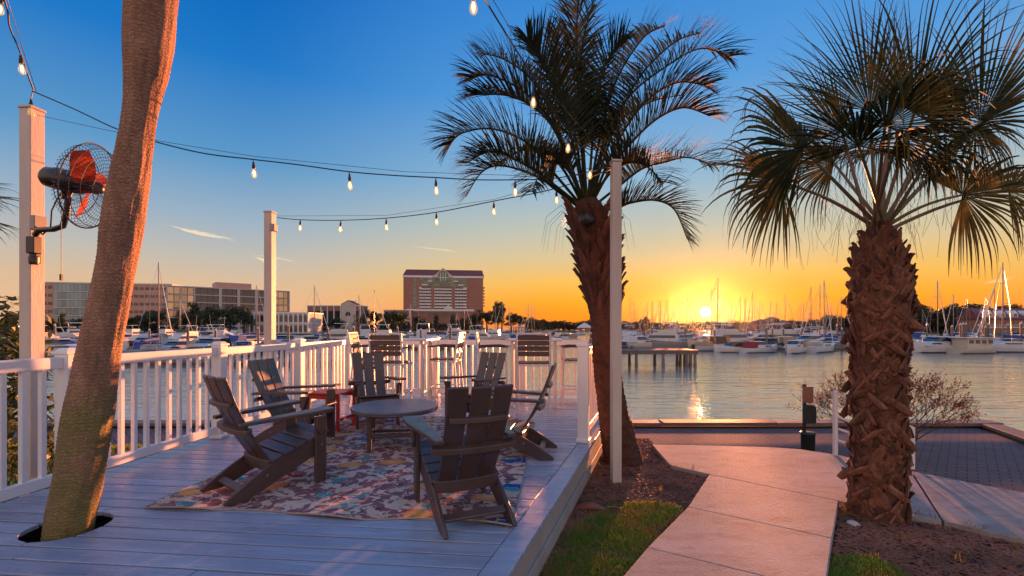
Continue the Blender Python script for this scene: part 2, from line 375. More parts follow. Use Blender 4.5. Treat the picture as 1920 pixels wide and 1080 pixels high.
def water_material():
    m = bpy.data.materials.new('harbour_water'); m.use_nodes = True; nt = m.node_tree; N = nt.nodes.new; L = nt.links.new
    b = nt.nodes['Principled BSDF']; b.inputs['Base Color'].default_value = (.46, .44, .41, 1); b.inputs['Metallic'].default_value = .45
    b.inputs['Roughness'].default_value = .10; b.inputs['IOR'].default_value = 1.8
    tc = N('ShaderNodeTexCoord')
    def nz(scale, det, st):
        mp = N('ShaderNodeMapping'); mp.inputs['Scale'].default_value = st; L(tc.outputs['Object'], mp.inputs[0])
        n = N('ShaderNodeTexNoise'); n.inputs['Scale'].default_value = scale; n.inputs['Detail'].default_value = det; L(mp.outputs[0], n.inputs['Vector']); return n.outputs[0]
    a = nz(1.1, 5, (.5, 1.5, 1)); c = nz(.22, 2, (.5, 1.3, 1))
    ad = N('ShaderNodeMath'); ad.operation = 'MULTIPLY_ADD'; L(c, ad.inputs[0]); ad.inputs[1].default_value = 1.4; L(a, ad.inputs[2])
    bp = N('ShaderNodeBump'); bp.inputs['Strength'].default_value = .5; bp.inputs['Distance'].default_value = .15
    L(ad.outputs[0], bp.inputs['Height']); L(bp.outputs[0], b.inputs['Normal']); return m

def paver_material():
    m = bpy.data.materials.new('brick_pavers'); m.use_nodes = True; nt = m.node_tree; N = nt.nodes.new; L = nt.links.new
    b = nt.nodes['Principled BSDF']; b.inputs['Roughness'].default_value = .85; b.inputs['Specular IOR Level'].default_value = .25
    tc = N('ShaderNodeTexCoord'); mp = N('ShaderNodeMapping'); mp.inputs['Rotation'].default_value = (0, 0, R(45)); L(tc.outputs['Object'], mp.inputs[0])
    br = N('ShaderNodeTexBrick'); br.inputs['Scale'].default_value = 1.0; br.inputs['Brick Width'].default_value = .22; br.inputs['Row Height'].default_value = .11
    br.inputs['Mortar Size'].default_value = .008; br.inputs['Color1'].default_value = (.19, .125, .12, 1); br.inputs['Color2'].default_value = (.15, .10, .10, 1); br.inputs['Mortar'].default_value = (.05, .04, .04, 1)
    L(mp.outputs[0], br.inputs['Vector']); L(br.outputs[0], b.inputs['Base Color'])
    bp = N('ShaderNodeBump'); bp.inputs['Strength'].default_value = .5; bp.inputs['Distance'].default_value = .01; bp.invert = True
    L(br.outputs['Fac'], bp.inputs['Height']); L(bp.outputs[0], b.inputs['Normal']); return m

def bulb_glass_material():
    m = bpy.data.materials.new('bulb_glass'); m.use_nodes = True; nt = m.node_tree; N = nt.nodes.new; L = nt.links.new
    t = N('ShaderNodeBsdfTransparent'); t.inputs[0].default_value = (1, .9, .75, 1)
    g = N('ShaderNodeBsdfGlossy'); g.inputs['Roughness'].default_value = .05
    e = N('ShaderNodeEmission'); e.inputs[0].default_value = (1, .55, .18, 1); e.inputs[1].default_value = .06
    lw = N('ShaderNodeLayerWeight'); lw.inputs[0].default_value = .25
    a = N('ShaderNodeMixShader'); L(lw.outputs['Facing'], a.inputs[0]); L(t.outputs[0], a.inputs[1]); L(g.outputs[0], a.inputs[2])
    s = N('ShaderNodeAddShader'); L(a.outputs[0], s.inputs[0]); L(e.outputs[0], s.inputs[1])
    L(s.outputs[0], nt.nodes['Material Output'].inputs[0]); return m
rug_mat = rug_material(); water_mat = water_material(); paver_mat = paver_material(); bulb_glass = bulb_glass_material()
filament_mat = M('filament', (1, .6, .2), emit=(1, .52, .15), estr=2.4)

# ================================================================= SETTING
WATER_Z = -2.75; WALK_Z = -0.90; GROUND_Z = -0.34
mb = MB(); mb.add([(-1000, -60, 0), (1000, -60, 0), (1000, 1500, 0), (-1000, 1500, 0)], [(0, 1, 2, 3)])
tag(P('water', mb, water_mat, loc=(0, 0, WATER_Z)), kind='structure')

def path_edge(x):
    if x < 2.8: return 5.9
    if x < 4.04: return 5.9-(x-2.8)*.645
    return 5.1-(x-4.04)*1.14
def ground_z(x, y):
    w = 1.5 if x < 2.8 else max(.7, 1.5-(x-2.8)*.7)
    t = min(max((y-path_edge(x))/w, 0), 1); t = t*t*(3-2*t)
    n = noise.noise(V((x*.7, y*.7, 0)))*.015
    return GROUND_Z + (WALK_Z-.03-GROUND_Z)*t + n*(1-t)
mb = MB(); xs = [-40+i*.5 for i in range(83)]+[1.5+i*.2 for i in range(36)]; ys = [-30+i*.5 for i in range(62)]+[1+i*.2 for i in range(33)]
mb.strip([[(x, y, ground_z(x, y)) for x in xs] for y in ys])
tag(P('ground', mb, soil_mat, smooth=True), kind='structure')

# brick walkway along the water, its seawall and timber cap
CAPY = 9.75; COR = V((10.05, CAPY)); CD = V((-.42, -1.0)).normalized()
c2 = COR + CD*14
mb = MB(); mb.add([(-40, 6.6, WALK_Z), (3.6, 6.6, WALK_Z), (4.9, 6.0, WALK_Z), (6.6, 4.3, WALK_Z), (8.2, 1.6, WALK_Z), (c2.x-.1, c2.y, WALK_Z), (COR.x-.1, CAPY, WALK_Z), (-40, CAPY, WALK_Z)], [tuple(range(8))])
tag(P('walkway', mb, paver_mat), kind='structure')
wall = thing('seawall', 'weathered seawall with timber cap along the brick walkway', 'seawall')
mb = MB(); mb.prism([(-40, CAPY), (COR.x, CAPY), (c2.x, c2.y), (c2.x+.3, c2.y), (COR.x+.28, CAPY+.25), (-40, CAPY+.25)], WATER_Z-1, WALK_Z+.02)
P('wall_face', mb, seawall_mat, wall)
x = -40.0
capm = MB().box((0, 0, 0), (2.38, .36, .07)).mesh('cap_plank', timber, bev=.008)
while x < COR.x-1.2:
    O('cap_plank', capm, wall, (x+1.2, CAPY+.05, WALK_Z+.085+rnd.uniform(-.006, .006)), (0, 0, rnd.uniform(-.003, .003))); x += 2.4
mb = MB().beam((x-.0, CAPY+.05, WALK_Z+.085), (COR.x+.12, CAPY+.05, WALK_Z+.085), .36, .07); P('cap_plank', mb, timber, wall, bev=.008)
for i in range(6):
    a = COR+CD*(.25+i*2.4); b_ = COR+CD*(.25+i*2.4+2.37)
    mb = MB().beam((a.x+.1, a.y, WALK_Z+.083), (b_.x+.1, b_.y, WALK_Z+.083), .36, .07); P('cap_plank', mb, timber, wall, bev=.008)

# concrete path: slabs cut at the joints
PZ = GROUND_Z+.075
path = tag(O('path', None), kind='structure')
def slab(pts):
    q = [gp(px, py, PZ) for px, py in pts]; c = sum(q, V())/len(q)
    mb = MB().prism([((p.x-c.x)*.9985, (p.y-c.y)*.9985) for p in q], -.12, 0)
    P('slab', mb, concrete, path, (c.x, c.y, PZ), bev=.007, seg=2)
LJ = [(1100, 1160), (1214, 1026), (1290, 950), (1330, 889)]
RJ = [(1538, 1160), (1547, 1108), (1561, 1009), (1573, 939)]
slab([(1030, 1250), LJ[0], RJ[0], (1525, 1260)])
for i in range(3): slab([LJ[i], LJ[i+1], RJ[i+1], RJ[i]])
slab([LJ[3], (1256, 872), (1222, 833), (1330, 835), (1440, 838), (1500, 842), (1566, 852), (1640, 868), (1662, 962), RJ[3]])
slab([(1644, 869), (1706, 882), (1766, 976), (1712, 968), (1666, 963)])
slab([(1710, 883), (1820, 905), (1925, 924), (1945, 1016), (1870, 1000), (1770, 977)])
slab([(1929, 925), (2250, 990), (2500, 1160), (2100, 1053), (1949, 1017)])

# mulch beds
def sheet(name, pts, z, mat, sub=0):
    q = [gp(px, py, z) for px, py in pts]
    mb = MB().add([(p.x, p.y, z) for p in q], [tuple(range(len(q)))])
    return P(name, mb, mat)
bed1 = [(985, 1160), (1075, 900), (1128, 826), (1215, 824), (1258, 874), (1335, 887), (1290, 953), (1190, 1050), (1090, 1180)]
bed2 = [(1560, 1075), (1574, 943), (1640, 955), (1712, 964), (1900, 1004), (2000, 1040), (2050, 1200), (1540, 1200)]
BZ = GROUND_Z+.022
tag(sheet('mulch_bed', bed1, BZ, mulch_mat), kind='structure')
tag(sheet('mulch_bed', bed2, BZ+.002, mulch_mat), kind='structure')
q = [V((3.7, 5.2, 0)), V((4.3, 4.6, 0)), V((6.4, 2.0, 0)), V((8.4, 1.4, 0)), V((6.75, 4.35, 0)), V((5.0, 6.1, 0)), V((3.8, 6.6, 0))]
def inside(px, py, poly):
    c = False; j = len(poly)-1
    for i in range(len(poly)):
        (xi, yi), (xj, yj) = poly[i], poly[j]
        if (yi > py) != (yj > py) and px < (xj-xi)*(py-yi)/(yj-yi)+xi: c = not c
        j = i
    return c
qp = [(p.x, p.y) for p in q]; mb = MB(); n_ = 0
gx = [3.6+i*.1 for i in range(50)]; gy = [1.4+i*.1 for i in range(54)]
for i in range(len(gx)-1):
    for j in range(len(gy)-1):
        if inside(gx[i]+.06, gy[j]+.06, qp):
            mb.add([(a, b_, ground_z(a, b_)+.045) for a, b_ in ((gx[i], gy[j]), (gx[i+1], gy[j]), (gx[i+1], gy[j+1]), (gx[i], gy[j+1]))], [(0, 1, 2, 3)])
tag(P('mulch_bed', mb, M('sandy_mulch', (.16, .11, .08), (.10, .065, .05), scale=9, rough=.95, bump=.8, bscale=50), normals=False), kind='structure')
# ================================================================= DECK
DA = R(5.5); ca, sa = math.cos(DA), math.sin(DA)
def d2w(u, v, z=0.0): return V((u*ca+v*sa, -u*sa+v*ca, z))
def w2d(p): return (p.x*ca-p.y*sa, p.x*sa+p.y*ca)
deck = thing('deck', 'grey painted wooden deck holding the lounge chairs and rug', 'deck', rz=-DA)
UL, VB, VF = -3.92, 8.12, -1.6
def edge_u(v): return -.245+(v-2.27)*.236
HOLE = w2d(V((-2.79, 2.86, 0))); HR = .215
PITCH = .14; row = 0; v = VF
while v < VB-.02:
    v0, v1 = v+.0075, v+PITCH-.0075
    ue0, ue1 = edge_u(v0)-.150, edge_u(v1)-.150
    def board(poly):
        cu = sum(p[0] for p in poly)/len(poly); cv = (v0+v1)/2
        mb = MB().prism([(p[0]-cu, p[1]-cv) for p in poly], -.028, 0)
        P('board', mb, deck_paint, deck, (cu, cv, rnd.uniform(-.0012, .0012)), bev=.003)
    joint = [-2.35, -.95, -1.65, -3.0][row % 4]+rnd.uniform(-.2, .2)
    dmin = 0 if v0 <= HOLE[1] <= v1 else min(abs(v0-HOLE[1]), abs(v1-HOLE[1]))
    if dmin < HR:                                       # the row meets the round cut-out for the palm
        vs = [v0+(v1-v0)*i/10 for i in range(11)]
        hw = [math.sqrt(max(HR*HR-(q-HOLE[1])**2, 0)) for q in vs]
        board([(UL, v0)]+[(HOLE[0]-h-.001, q) for h, q in zip(hw, vs)]+[(UL, v1)])
        board([(HOLE[0]+h+.001, q) for h, q in zip(hw, vs)][::-1]+[(ue0, v0), (ue1, v1)])
    else:
        board([(UL, v0), (joint-.002, v0), (joint-.002, v1), (UL, v1)])
        board([(joint+.002, v0), (ue0, v0), (ue1, v1), (joint+.002, v1)])
    v += PITCH; row += 1
e0 = (edge_u(VF), VF); e1 = (edge_u(VB), VB)
for i in range(3):                                      # border boards along the skewed right edge, then the fascia below them
    a = VF+(VB-VF)*i/3; b = VF+(VB-VF)*(i+1)/3
    mb = MB().prism([(edge_u(a)-.144, a+.003), (edge_u(a)+.006, a+.003), (edge_u(b)+.006, b-.003), (edge_u(b)-.144, b-.003)], -.03, .001)
    P('border_board', mb, deck_paint, deck, bev=.003)
    for z0, z1, off in ((-.19, -.032, -.012), (-.40, -.194, .006)):
        mb = MB().prism([(edge_u(a)-.03+off, a+.002), (edge_u(a)+off, a+.002), (edge_u(b)+off, b-.002), (edge_u(b)-.03+off, b-.002)], z0, z1)
        P('fascia_board', mb, fascia_paint, deck, bev=.003)
P('rim_board', MB().box(((UL+edge_u(VB))/2, VB+.02, -.2), (edge_u(VB)-UL, .03, .36)), fascia_paint, deck)
P('rim_board', MB().box((UL-.02, (VB+VF)/2, -.22), (.03, VB-VF, .38)), fascia_paint, deck)
mb = MB()
for k in range(10):
    u = UL+.1+k*.5; vlo = max(VF+.05, 2.27+(u+.12+.245)/.236)
    for a, b in (((vlo, HOLE[1]-.35), (HOLE[1]+.35, VB-.05)) if abs(u-HOLE[0]) < .3 else ((vlo, VB-.05),)):
        if b > a: mb.box((u, (a+b)/2, -.12), (.04, b-a, .17))
P('joist_frame', mb, timber, deck)
mb = MB()
for (bu, bv) in ((UL+.15, 2), (UL+.15, 5), (UL+.15, 7.9), (.3, 5.2), (.9, 7.9), (-1.5, 7.9)):
    mb.box((bu, bv, -.6), (.12, .12, .8))
P('support_post', mb, timber, deck)

# ---------------------------------------------------------------- railings
post_m = MB().box((0, 0, .52), (.115, .115, 1.04)).mesh('post', white_vinyl, bev=.006, seg=2)
cap_m = MB().prism([(-.068, -.068), (.068, -.068), (.068, .068), (-.068, .068)], 1.04, 1.062).add(
    [(-.058, -.058, 1.062), (.058, -.058, 1.062), (.058, .058, 1.062), (-.058, .058, 1.062), (-.035, -.035, 1.085), (.035, -.035, 1.085), (.035, .035, 1.085), (-.035, .035, 1.085)],
    [(0, 1, 5, 4), (1, 2, 6, 5), (2, 3, 7, 6), (3, 0, 4, 7), (4, 5, 6, 7)]).mesh('post_cap', white_vinyl)
skirt_m = MB().box((0, 0, .022), (.145, .145, .042)).mesh('post_skirt', white_vinyl, bev=.008)
bal_m = MB().box((0, 0, .555), (.036, .036, .85)).mesh('baluster', white_vinyl, bev=.003)
def railing(label, a, b, bays, posts):
    a, b = V(a), V(b); d = (b-a); Ln = d.length; rz = math.atan2(d.y, d.x)
    w = d2w(a.x, a.y); r = thing('railing', label, 'railing', (w.x, w.y, 0), rz-DA, 'white deck railings')
    for i in range(bays+1):
        if i in posts:
            p = O('post', post_m, r, (Ln*i/bays, 0, .001)); O('post_cap', cap_m, p); O('post_skirt', skirt_m, p)
    bl = Ln/bays
    for i in range(bays):
        x0, x1 = bl*i+.06, bl*(i+1)-.06
        P('top_rail', MB().box(((x0+x1)/2, 0, .975), (x1-x0, .052, .09)), white_vinyl, r, bev=.008, seg=2)
        P('bottom_rail', MB().box(((x0+x1)/2, 0, .098), (x1-x0, .046, .085)), white_vinyl, r, bev=.006)
        n = max(3, round((x1-x0)/.122)-1)
        for k in range(n):
            O('baluster', bal_m, r, (x0+(x1-x0)*(k+1)/(n+1), 0, 0))
    return r
railing('long white railing with slender balusters on the left side of the deck', (-3.78, 0.0), (-3.78, 8.0), 5, (0, 1, 2, 3, 4, 5))
railing('white railing along the water side of the deck behind the bar tables', (-3.78+.06, 8.0), (.99, 8.0), 3, (1, 2, 3))
railing('short white railing on the right edge of the deck beside the pindo palm', (.30, 5.0), (.98, 7.94), 2, (0, 1))

# ---------------------------------------------------------------- light poles
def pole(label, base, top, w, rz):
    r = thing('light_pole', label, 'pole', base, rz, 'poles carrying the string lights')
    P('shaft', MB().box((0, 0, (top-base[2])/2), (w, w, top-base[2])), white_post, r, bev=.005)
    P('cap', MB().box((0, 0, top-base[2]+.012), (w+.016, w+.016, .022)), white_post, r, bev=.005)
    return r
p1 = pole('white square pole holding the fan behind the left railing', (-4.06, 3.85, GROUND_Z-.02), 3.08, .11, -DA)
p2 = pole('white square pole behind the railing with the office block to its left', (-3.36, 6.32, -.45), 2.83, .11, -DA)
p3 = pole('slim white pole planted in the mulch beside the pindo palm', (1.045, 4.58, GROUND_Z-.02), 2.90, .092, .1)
junction_mat = M('junction_box', (.34, .30, .27), rough=.5)
P('junction_box', MB().box((.085, -.02, 2.14+.34), (.05, .10, .12)), junction_mat, p1, bev=.006)
P('junction_box', MB().box((.07, -.03, 2.62+.45), (.07, .08, .10)), junction_mat, p2, bev=.006)

# ---------------------------------------------------------------- wall fan on the left pole
fan = thing('wall_fan', 'black caged oscillating fan with red blades mounted on the left pole', 'fan', ap(66, 470, 3.80))
fo = V(fan.location)
P('mounting_bracket', MB().box((0, 0, .0), (.06, .05, .22)).box((.02, -.03, .04), (.07, .07, .14)).lathe([(.03, -.12), (.034, -.1), (.034, -.06), (.03, -.05)], 12, (.02, -.03, 0)), black_metal, fan, bev=.006)
axis = V((.95, .22, -.20)).normalized(); hub = ap(170, 350, 3.64); mot = hub-axis*.20
armp = [ap(66, 440, 3.78)-fo, ap(74, 431, 3.74)-fo, ap(100, 430, 3.72)-fo, ap(118, 424, 3.70)-fo, ap(125, 400, 3.69)-fo, ap(128, 368, 3.68)-fo, ap(136, 342, 3.67)-fo]
P('arm', MB().tube(armp, .022, 12), black_metal, fan, smooth=True)
P('pivot_knob', MB().lathe([(.0, -.03), (.02, -.03), (.024, -.01), (.024, .03), (0, .03)], 12, armp[-2]+V((.0, -.03, 0))), black_metal, fan, smooth=True)
def basis(ax):
    x = ax.cross(V((0, 0, 1))).normalized(); y = x.cross(ax); return x, y
bx_, by_ = basis(axis)
mq = mot-fo
P('motor', MB().tube([mq-axis*.13, mq-axis*.125, mq-axis*.10, mq-axis*.02, mq+axis*.08, mq+axis*.14, mq+axis*.2], [.02, .05, .075, .085, .085, .075, .05], 20), black_metal, fan, smooth=True)
hq = hub-fo
CR = .335
mb = MB()
for k in range(56):                                    # front and back guards: radial wires
    a = 2*math.pi*k/56; dr = bx_*math.cos(a)+by_*math.sin(a)
    mb.tube([hq+axis*.10+dr*.05, hq+axis*.10+dr*.2, hq+axis*.07+dr*.3, hq+dr*CR], .0017, 4, False)
    mb.tube([hq-axis*.09+dr*.07, hq-axis*.09+dr*.2, hq-axis*.07+dr*.3, hq+dr*CR], .0017, 4, False)
def ring(c, rad, r):
    return MB().tube([c+(bx_*math.cos(2*math.pi*i/40)+by_*math.sin(2*math.pi*i/40))*rad for i in range(41)], r, 6, False)
cage = P('cage', mb, black_metal, fan)
for c, rad, r in ((hq, CR, .006), (hq+axis*.085, .25, .003), (hq-axis*.085, .25, .003), (hq+axis*.1, .14, .003), (hq-axis*.09, .14, .003), (hq+axis*.05, .31, .003)):
    P('ring', ring(c, rad, r), black_metal, cage)
for k in range(3):
    a0 = 2*math.pi*k/3+.5; rows = []
    for i in range(9):
        t = i/8; rad = .05+.25*t; wdt = .14*math.sin(math.pi*min(.15+t*.75, 1))+.03; rw = []
        for s in (-1, -.3, .3, 1):
            a = a0+s*wdt/max(rad, .12)*.55+t*.35
            rw.append(hq+(bx_*math.cos(a)+by_*math.sin(a))*rad+axis*(.035*s))
        rows.append(rw)
    P('blade', MB().strip(rows), fan_red, fan, smooth=True)
P('hub_cap', MB().tube([hq-axis*.08, hq+axis*.05, hq+axis*.09], [.05, .05, .03], 16), black_metal, fan, smooth=True)
ch0 = mq+V((.0, 0, -.08))
P('pull_chain', MB().tube([ch0, ch0-V((0, 0, .66))], .0025, 5).box(ch0-V((0, 0, .69)), (.016, .016, .05)), black_metal, fan)
P('power_cord', MB().tube([armp[-1]+V((-.03, 0, -.0)), ap(108, 372, 3.69)-fo, ap(97, 395, 3.70)-fo, ap(95, 425, 3.72)-fo, ap(80, 440, 3.74)-fo, ap(66, 425, 3.76)-fo], .006, 6), black_rubber, fan, smooth=True)

# ---------------------------------------------------------------- string lights
sock_m = MB().lathe([(.004, .0), (.010, -.005), (.012, -.03), (.017, -.04), (.018, -.075), (.014, -.08)], 10).mesh('socket', black_rubber, smooth=True)
bulb_m = MB().lathe([(.013, -.078), (.016, -.09), (.027, -.125), (.030, -.145), (.026, -.168), (.014, -.182), (.003, -.186)], 14).mesh('bulb', bulb_glass, smooth=True)
fil_m = MB().lathe([(.003, -.095), (.010, -.11), (.012, -.135), (.009, -.155), (.002, -.16)], 8).mesh('filament', filament_mat, smooth=True)
def strand(label, pts, bulbs, wire):
    pts = [V(p) for p in pts]; r = thing('string_light', label, 'string lights', pts[0], 0, 'festoon string lights over the deck'); o = pts[0]
    P0 = pts; dense = []                                # Catmull-Rom through the hanging points
    for i in range(len(P0)-1):
        a, b, c, d = P0[max(i-1, 0)], P0[i], P0[i+1], P0[min(i+2, len(P0)-1)]
        for k in range(8):
            t = k/8
            dense.append(.5*((2*b)+(c-a)*t+(2*a-5*b+4*c-d)*t*t+(3*b-a-3*c+d)*t**3))
    dense.append(P0[-1])
    P('cable', MB().tube([p-o for p in dense], .0055, 6), black_rubber, r, smooth=True)
    if wire: P('guy_wire', MB().tube([p-o for p in wire], .0022, 5), black_metal, r, smooth=True)
    for b in bulbs:
        b = V(b); top = min(dense, key=lambda p: (p.xy-b.xy).length)
        k = O('socket', sock_m, r, b-o, (rnd.uniform(-.08, .08), rnd.uniform(-.08, .08), 0), scale=.8)
        O('bulb', bulb_m, k); O('filament', fil_m, k)
        mbx = MB().tube([top-o, b-o+V((0, 0, -.004))], .004, 5)
        if (top-b).length > .008: P('drop_lead', mbx, black_rubber, r)
T1 = ap(60, 180, 3.82); T3 = ap(1148, 312, 4.6); T2 = ap(518, 408, 6.3)
def lerp(a, b, t): return a+(b-a)*t
# strand from the left pole to the slim pole
ctl = [(64, 172, 3.82), (140, 205, 3.82), (222, 243, 3.85), (300, 268, 3.88), (385, 288, 3.93), (475, 299, 4.0), (560, 309, 4.06), (655, 322, 4.15), (740, 329, 4.22), (818, 333, 4.28), (890, 337, 4.35), (966, 337, 4.42), (1050, 333, 4.5), (1148, 312, 4.6)]
strand('black cable of warm bulbs running from the left pole to the slim right pole', [ap(*c) for c in ctl],
       [ap(475, 303, 4.0), ap(655, 326, 4.15), ap(817, 337, 4.28), ap(966, 340, 4.42)], [ap(70, 216, 3.82), ap(290, 263, 3.9), ap(475, 293, 4.0), ap(760, 322, 4.25), ap(966, 329, 4.42), T3])
ctl = [(520, 408, 6.3), (563, 412, 6.2), (639, 413, 6.0), (724, 409, 5.8), (818, 398, 5.5), (926, 377, 5.2), (1043, 353, 4.9), (1148, 316, 4.62)]
strand('black cable of small bulbs running from the middle pole to the slim pole', [ap(*c) for c in ctl],
       [ap(563, 413, 6.2), ap(639, 415, 6.0), ap(724, 411, 5.8), ap(818, 400, 5.5), ap(926, 380, 5.2), ap(1043, 357, 4.9)], [ap(520, 405, 6.3), ap(724, 404, 5.8), ap(926, 374, 5.2), ap(1148, 310, 4.62)])
ctl = [(760, -420, 1.2), (820, -150, 1.9), (905, -8, 2.55), (950, 65, 3.0), (1000, 145, 3.5), (1035, 205, 3.85), (1066, 245, 4.1), (1107, 292, 4.4), (1148, 314, 4.6)]
strand('black cable of bulbs coming from overhead down across the pindo palm', [ap(*c) for c in ctl],
       [ap(887, -22, 2.5), ap(1000, 166, 3.5), ap(1066, 256, 4.1), ap(1107, 308, 4.4)], [ap(790, -420, 1.2), ap(920, -8, 2.55), ap(1020, 160, 3.6), ap(1148, 306, 4.6)])
ctl = [(-140, -330, 2.6), (-40, -120, 3.1), (10, 5, 3.4), (18, 50, 3.5), (38, 98, 3.62), (52, 140, 3.72), (64, 172, 3.82)]
strand('black cable of bulbs dropping steeply to the top of the left pole', [ap(*c) for c in ctl],
       [ap(38, 104, 3.62), ap(58, 186, 3.8), ap(2, -8, 3.38)], [ap(-130, -330, 2.6), ap(14, 0, 3.4), ap(68, 172, 3.84)])

# ================================================================= FURNITURE
def make_chair():
    r = thing('adirondack_chair', '', 'chair')
    # side stringers: from the seat front down to the ground at the back, rounded tail
    prof = [(.335, .385), (.36, .30), (.30, .225), (.10, .145), (-.12, .045), (-.24, .0), (-.375, .0), (-.385, .02), (-.33, .062), (-.18, .16), (-.02, .245), (.10, .285), (.24, .34)]
    for s in (-1, 1):
        P('stringer', MB().prism(prof, s*.218-.013, s*.218+.013, 'x'), chair_plastic, r, bev=.005)
        P('leg', MB().box((s*.2475, .30, .262), (.028, .092, .524)), chair_plastic, r, bev=.005)
        P('bolt', MB().tube([(s*.262, .30, .30), (s*.268, .30, .30)], .011, 10), bolt_metal, r)
        P('bolt', MB().tube([(s*.232, -.10, .15), (s*.238, -.10, .15)], .011, 10), bolt_metal, r)
        # wide arm, tapering to the back
        arm = [(s*.205, .375), (s*.335, .375), (s*.345, .32), (s*.34, .20), (s*.315, .05), (s*.28, -.12), (s*.262, -.29), (s*.205, -.29), (s*.20, -.1)]
        top = MB(); n = len(arm)
        vs = [(p[0], p[1], .530+.035*(p[1]+.3)/.68) for p in arm]+[(p[0], p[1], .556+.035*(p[1]+.3)/.68) for p in arm]
        fs = [tuple(range(n)), tuple(range(n, 2*n))]+[(i, (i+1) % n, n+(i+1) % n, n+i) for i in range(n)]
        P('arm', top.add(vs, fs), chair_plastic, r, bev=.006, seg=2)
        P('arm_bracket', MB().prism([(.255, .525), (.255, .43), (.285, .38), (.34, .53)], s*.275-.012, s*.275+.012, 'x'), chair_plastic, r, bev=.003)
    # seat: slats along a shallow curve
    sl = [(.345, .378, 25), (.262, .350, 17), (.165, .318, 18), (.068, .285, 19), (-.028, .250, 21)]
    for y, z, a in sl:
        w = .085 if y < .3 else .075
        P('seat_slat', MB().box((0, y, z), (.47, w+.006, .022), Matrix.Rotation(R(a), 3, 'X')), chair_plastic, r, bev=.005)
    # back: three wide slats bowed across, leaning back
    B0, B1 = V((0, -.035, .195)), V((0, -.375, .885)); t = (B1-B0).normalized(); nrm = V((0, -t.z, t.y))
    for k in (-1, 0, 1):
        rows_f, rows_b = [], []
        for i in range(7):
            q = i/6; half0 = .0565+.006*q; cx0 = k*(.131+.014*q); rf, rb = [], []
            for j in range(5):
                x = cx0+half0*(j/2-1); bow = -.30*x*x; curve = .03*math.sin(math.pi*q)
                top = 0 if i < 6 else -.10*x*x-.004
                p = B0+(B1-B0)*q+nrm*(bow+curve)*1.0+t*top+V((x, 0, 0))
                rf.append(p); rb.append(p+nrm*.019)
            rows_f.append(rf); rows_b.append(rb)
        mb = MB(); mb.strip(rows_f); n0 = len(mb.v); mb.strip([rw[::-1] for rw in rows_b]); nr, nc = 7, 5
        def fi(i, j): return i*nc+j
        def bi(i, j): return n0+i*nc+(nc-1-j)
        for i in range(nr-1):
            mb.f += [(fi(i, 0), fi(i+1, 0), bi(i+1, 0), bi(i, 0)), (fi(i, nc-1), bi(i, nc-1), bi(i+1, nc-1), fi(i+1, nc-1))]
        for j in range(nc-1):
            mb.f += [(fi(0, j), bi(0, j), bi(0, j+1), fi(0, j+1)), (fi(nr-1, j), fi(nr-1, j+1), bi(nr-1, j+1), bi(nr-1, j))]
        P('back_slat', mb, chair_plastic, r, bev=.003)
    def brace(z, half, h, th, off):
        q = (z-B0.z)/(B1.z-B0.z); c = B0+(B1-B0)*q+nrm*(.021+.03*math.sin(math.pi*q)+off)
        fr, bk = [], []
        for j in range(13):
            x = half*(j/6-1); bow = -.30*x*x; fr.append((x, c+nrm*bow)); bk.append((x, c+nrm*(bow+th)))
        mb = MB(); ring_ = []
        for dz in (-h/2, h/2):
            ring_.append([V((x, p.y, p.z+dz)) for x, p in fr]+[V((x, p.y, p.z+dz)) for x, p in bk[::-1]])
        n = len(ring_[0])
        mb.add(ring_[0]+ring_[1], [tuple(range(n-1, -1, -1)), tuple(range(n, 2*n))]+[(i, (i+1) % n, n+(i+1) % n, n+i) for i in range(n)])
        P('back_brace', mb, chair_plastic, r, bev=.003)
    brace(.512, .275, .036, .045, .0); brace(.70, .185, .030, .028, .0); brace(.225, .215, .075, .03, .0)
    P('stretcher', MB().box((0, -.25, .072), (.41, .055, .022), Matrix.Rotation(R(28), 3, 'X')), chair_plastic, r, bev=.004)
    P('front_apron', MB().box((0, .338, .325), (.41, .022, .075)), chair_plastic, r, bev=.004)
    return r
TABLE = V((-1.22, 4.76, 0))
chairs = [(-1.91, 3.55, None, (.62, .78), 'dark brown adirondack chair nearest the leaning palm trunk, seen from its side'),
          (-2.36, 4.90, None, (1.0, -.12), 'dark brown adirondack chair beside the red side table'),
          (-1.80, 5.90, None, (.47, -.88), 'dark brown adirondack chair facing the camera across the round table'),
          (-.46, 6.02, None, (-.55, -.83), 'dark brown adirondack chair at the far right of the round table, half hidden'),
          (.05, 4.50, None, (-.98, .17), 'dark brown adirondack chair in profile at the right edge of the rug'),
          (-.33, 3.06, None, (-.40, .92), 'dark brown adirondack chair in the foreground with its back to the camera')]
proto = make_chair()
for i, (x, y, _, f, lb) in enumerate(chairs):
    c = proto if i == 0 else copy_tree(proto)
    c.location = (x, y, .017 if i != 4 else .012); c.rotation_euler = (0, 0, math.atan2(f[1], f[0])-math.pi/2)
    tag(c, lb, 'chair', 'adirondack chairs around the round table')

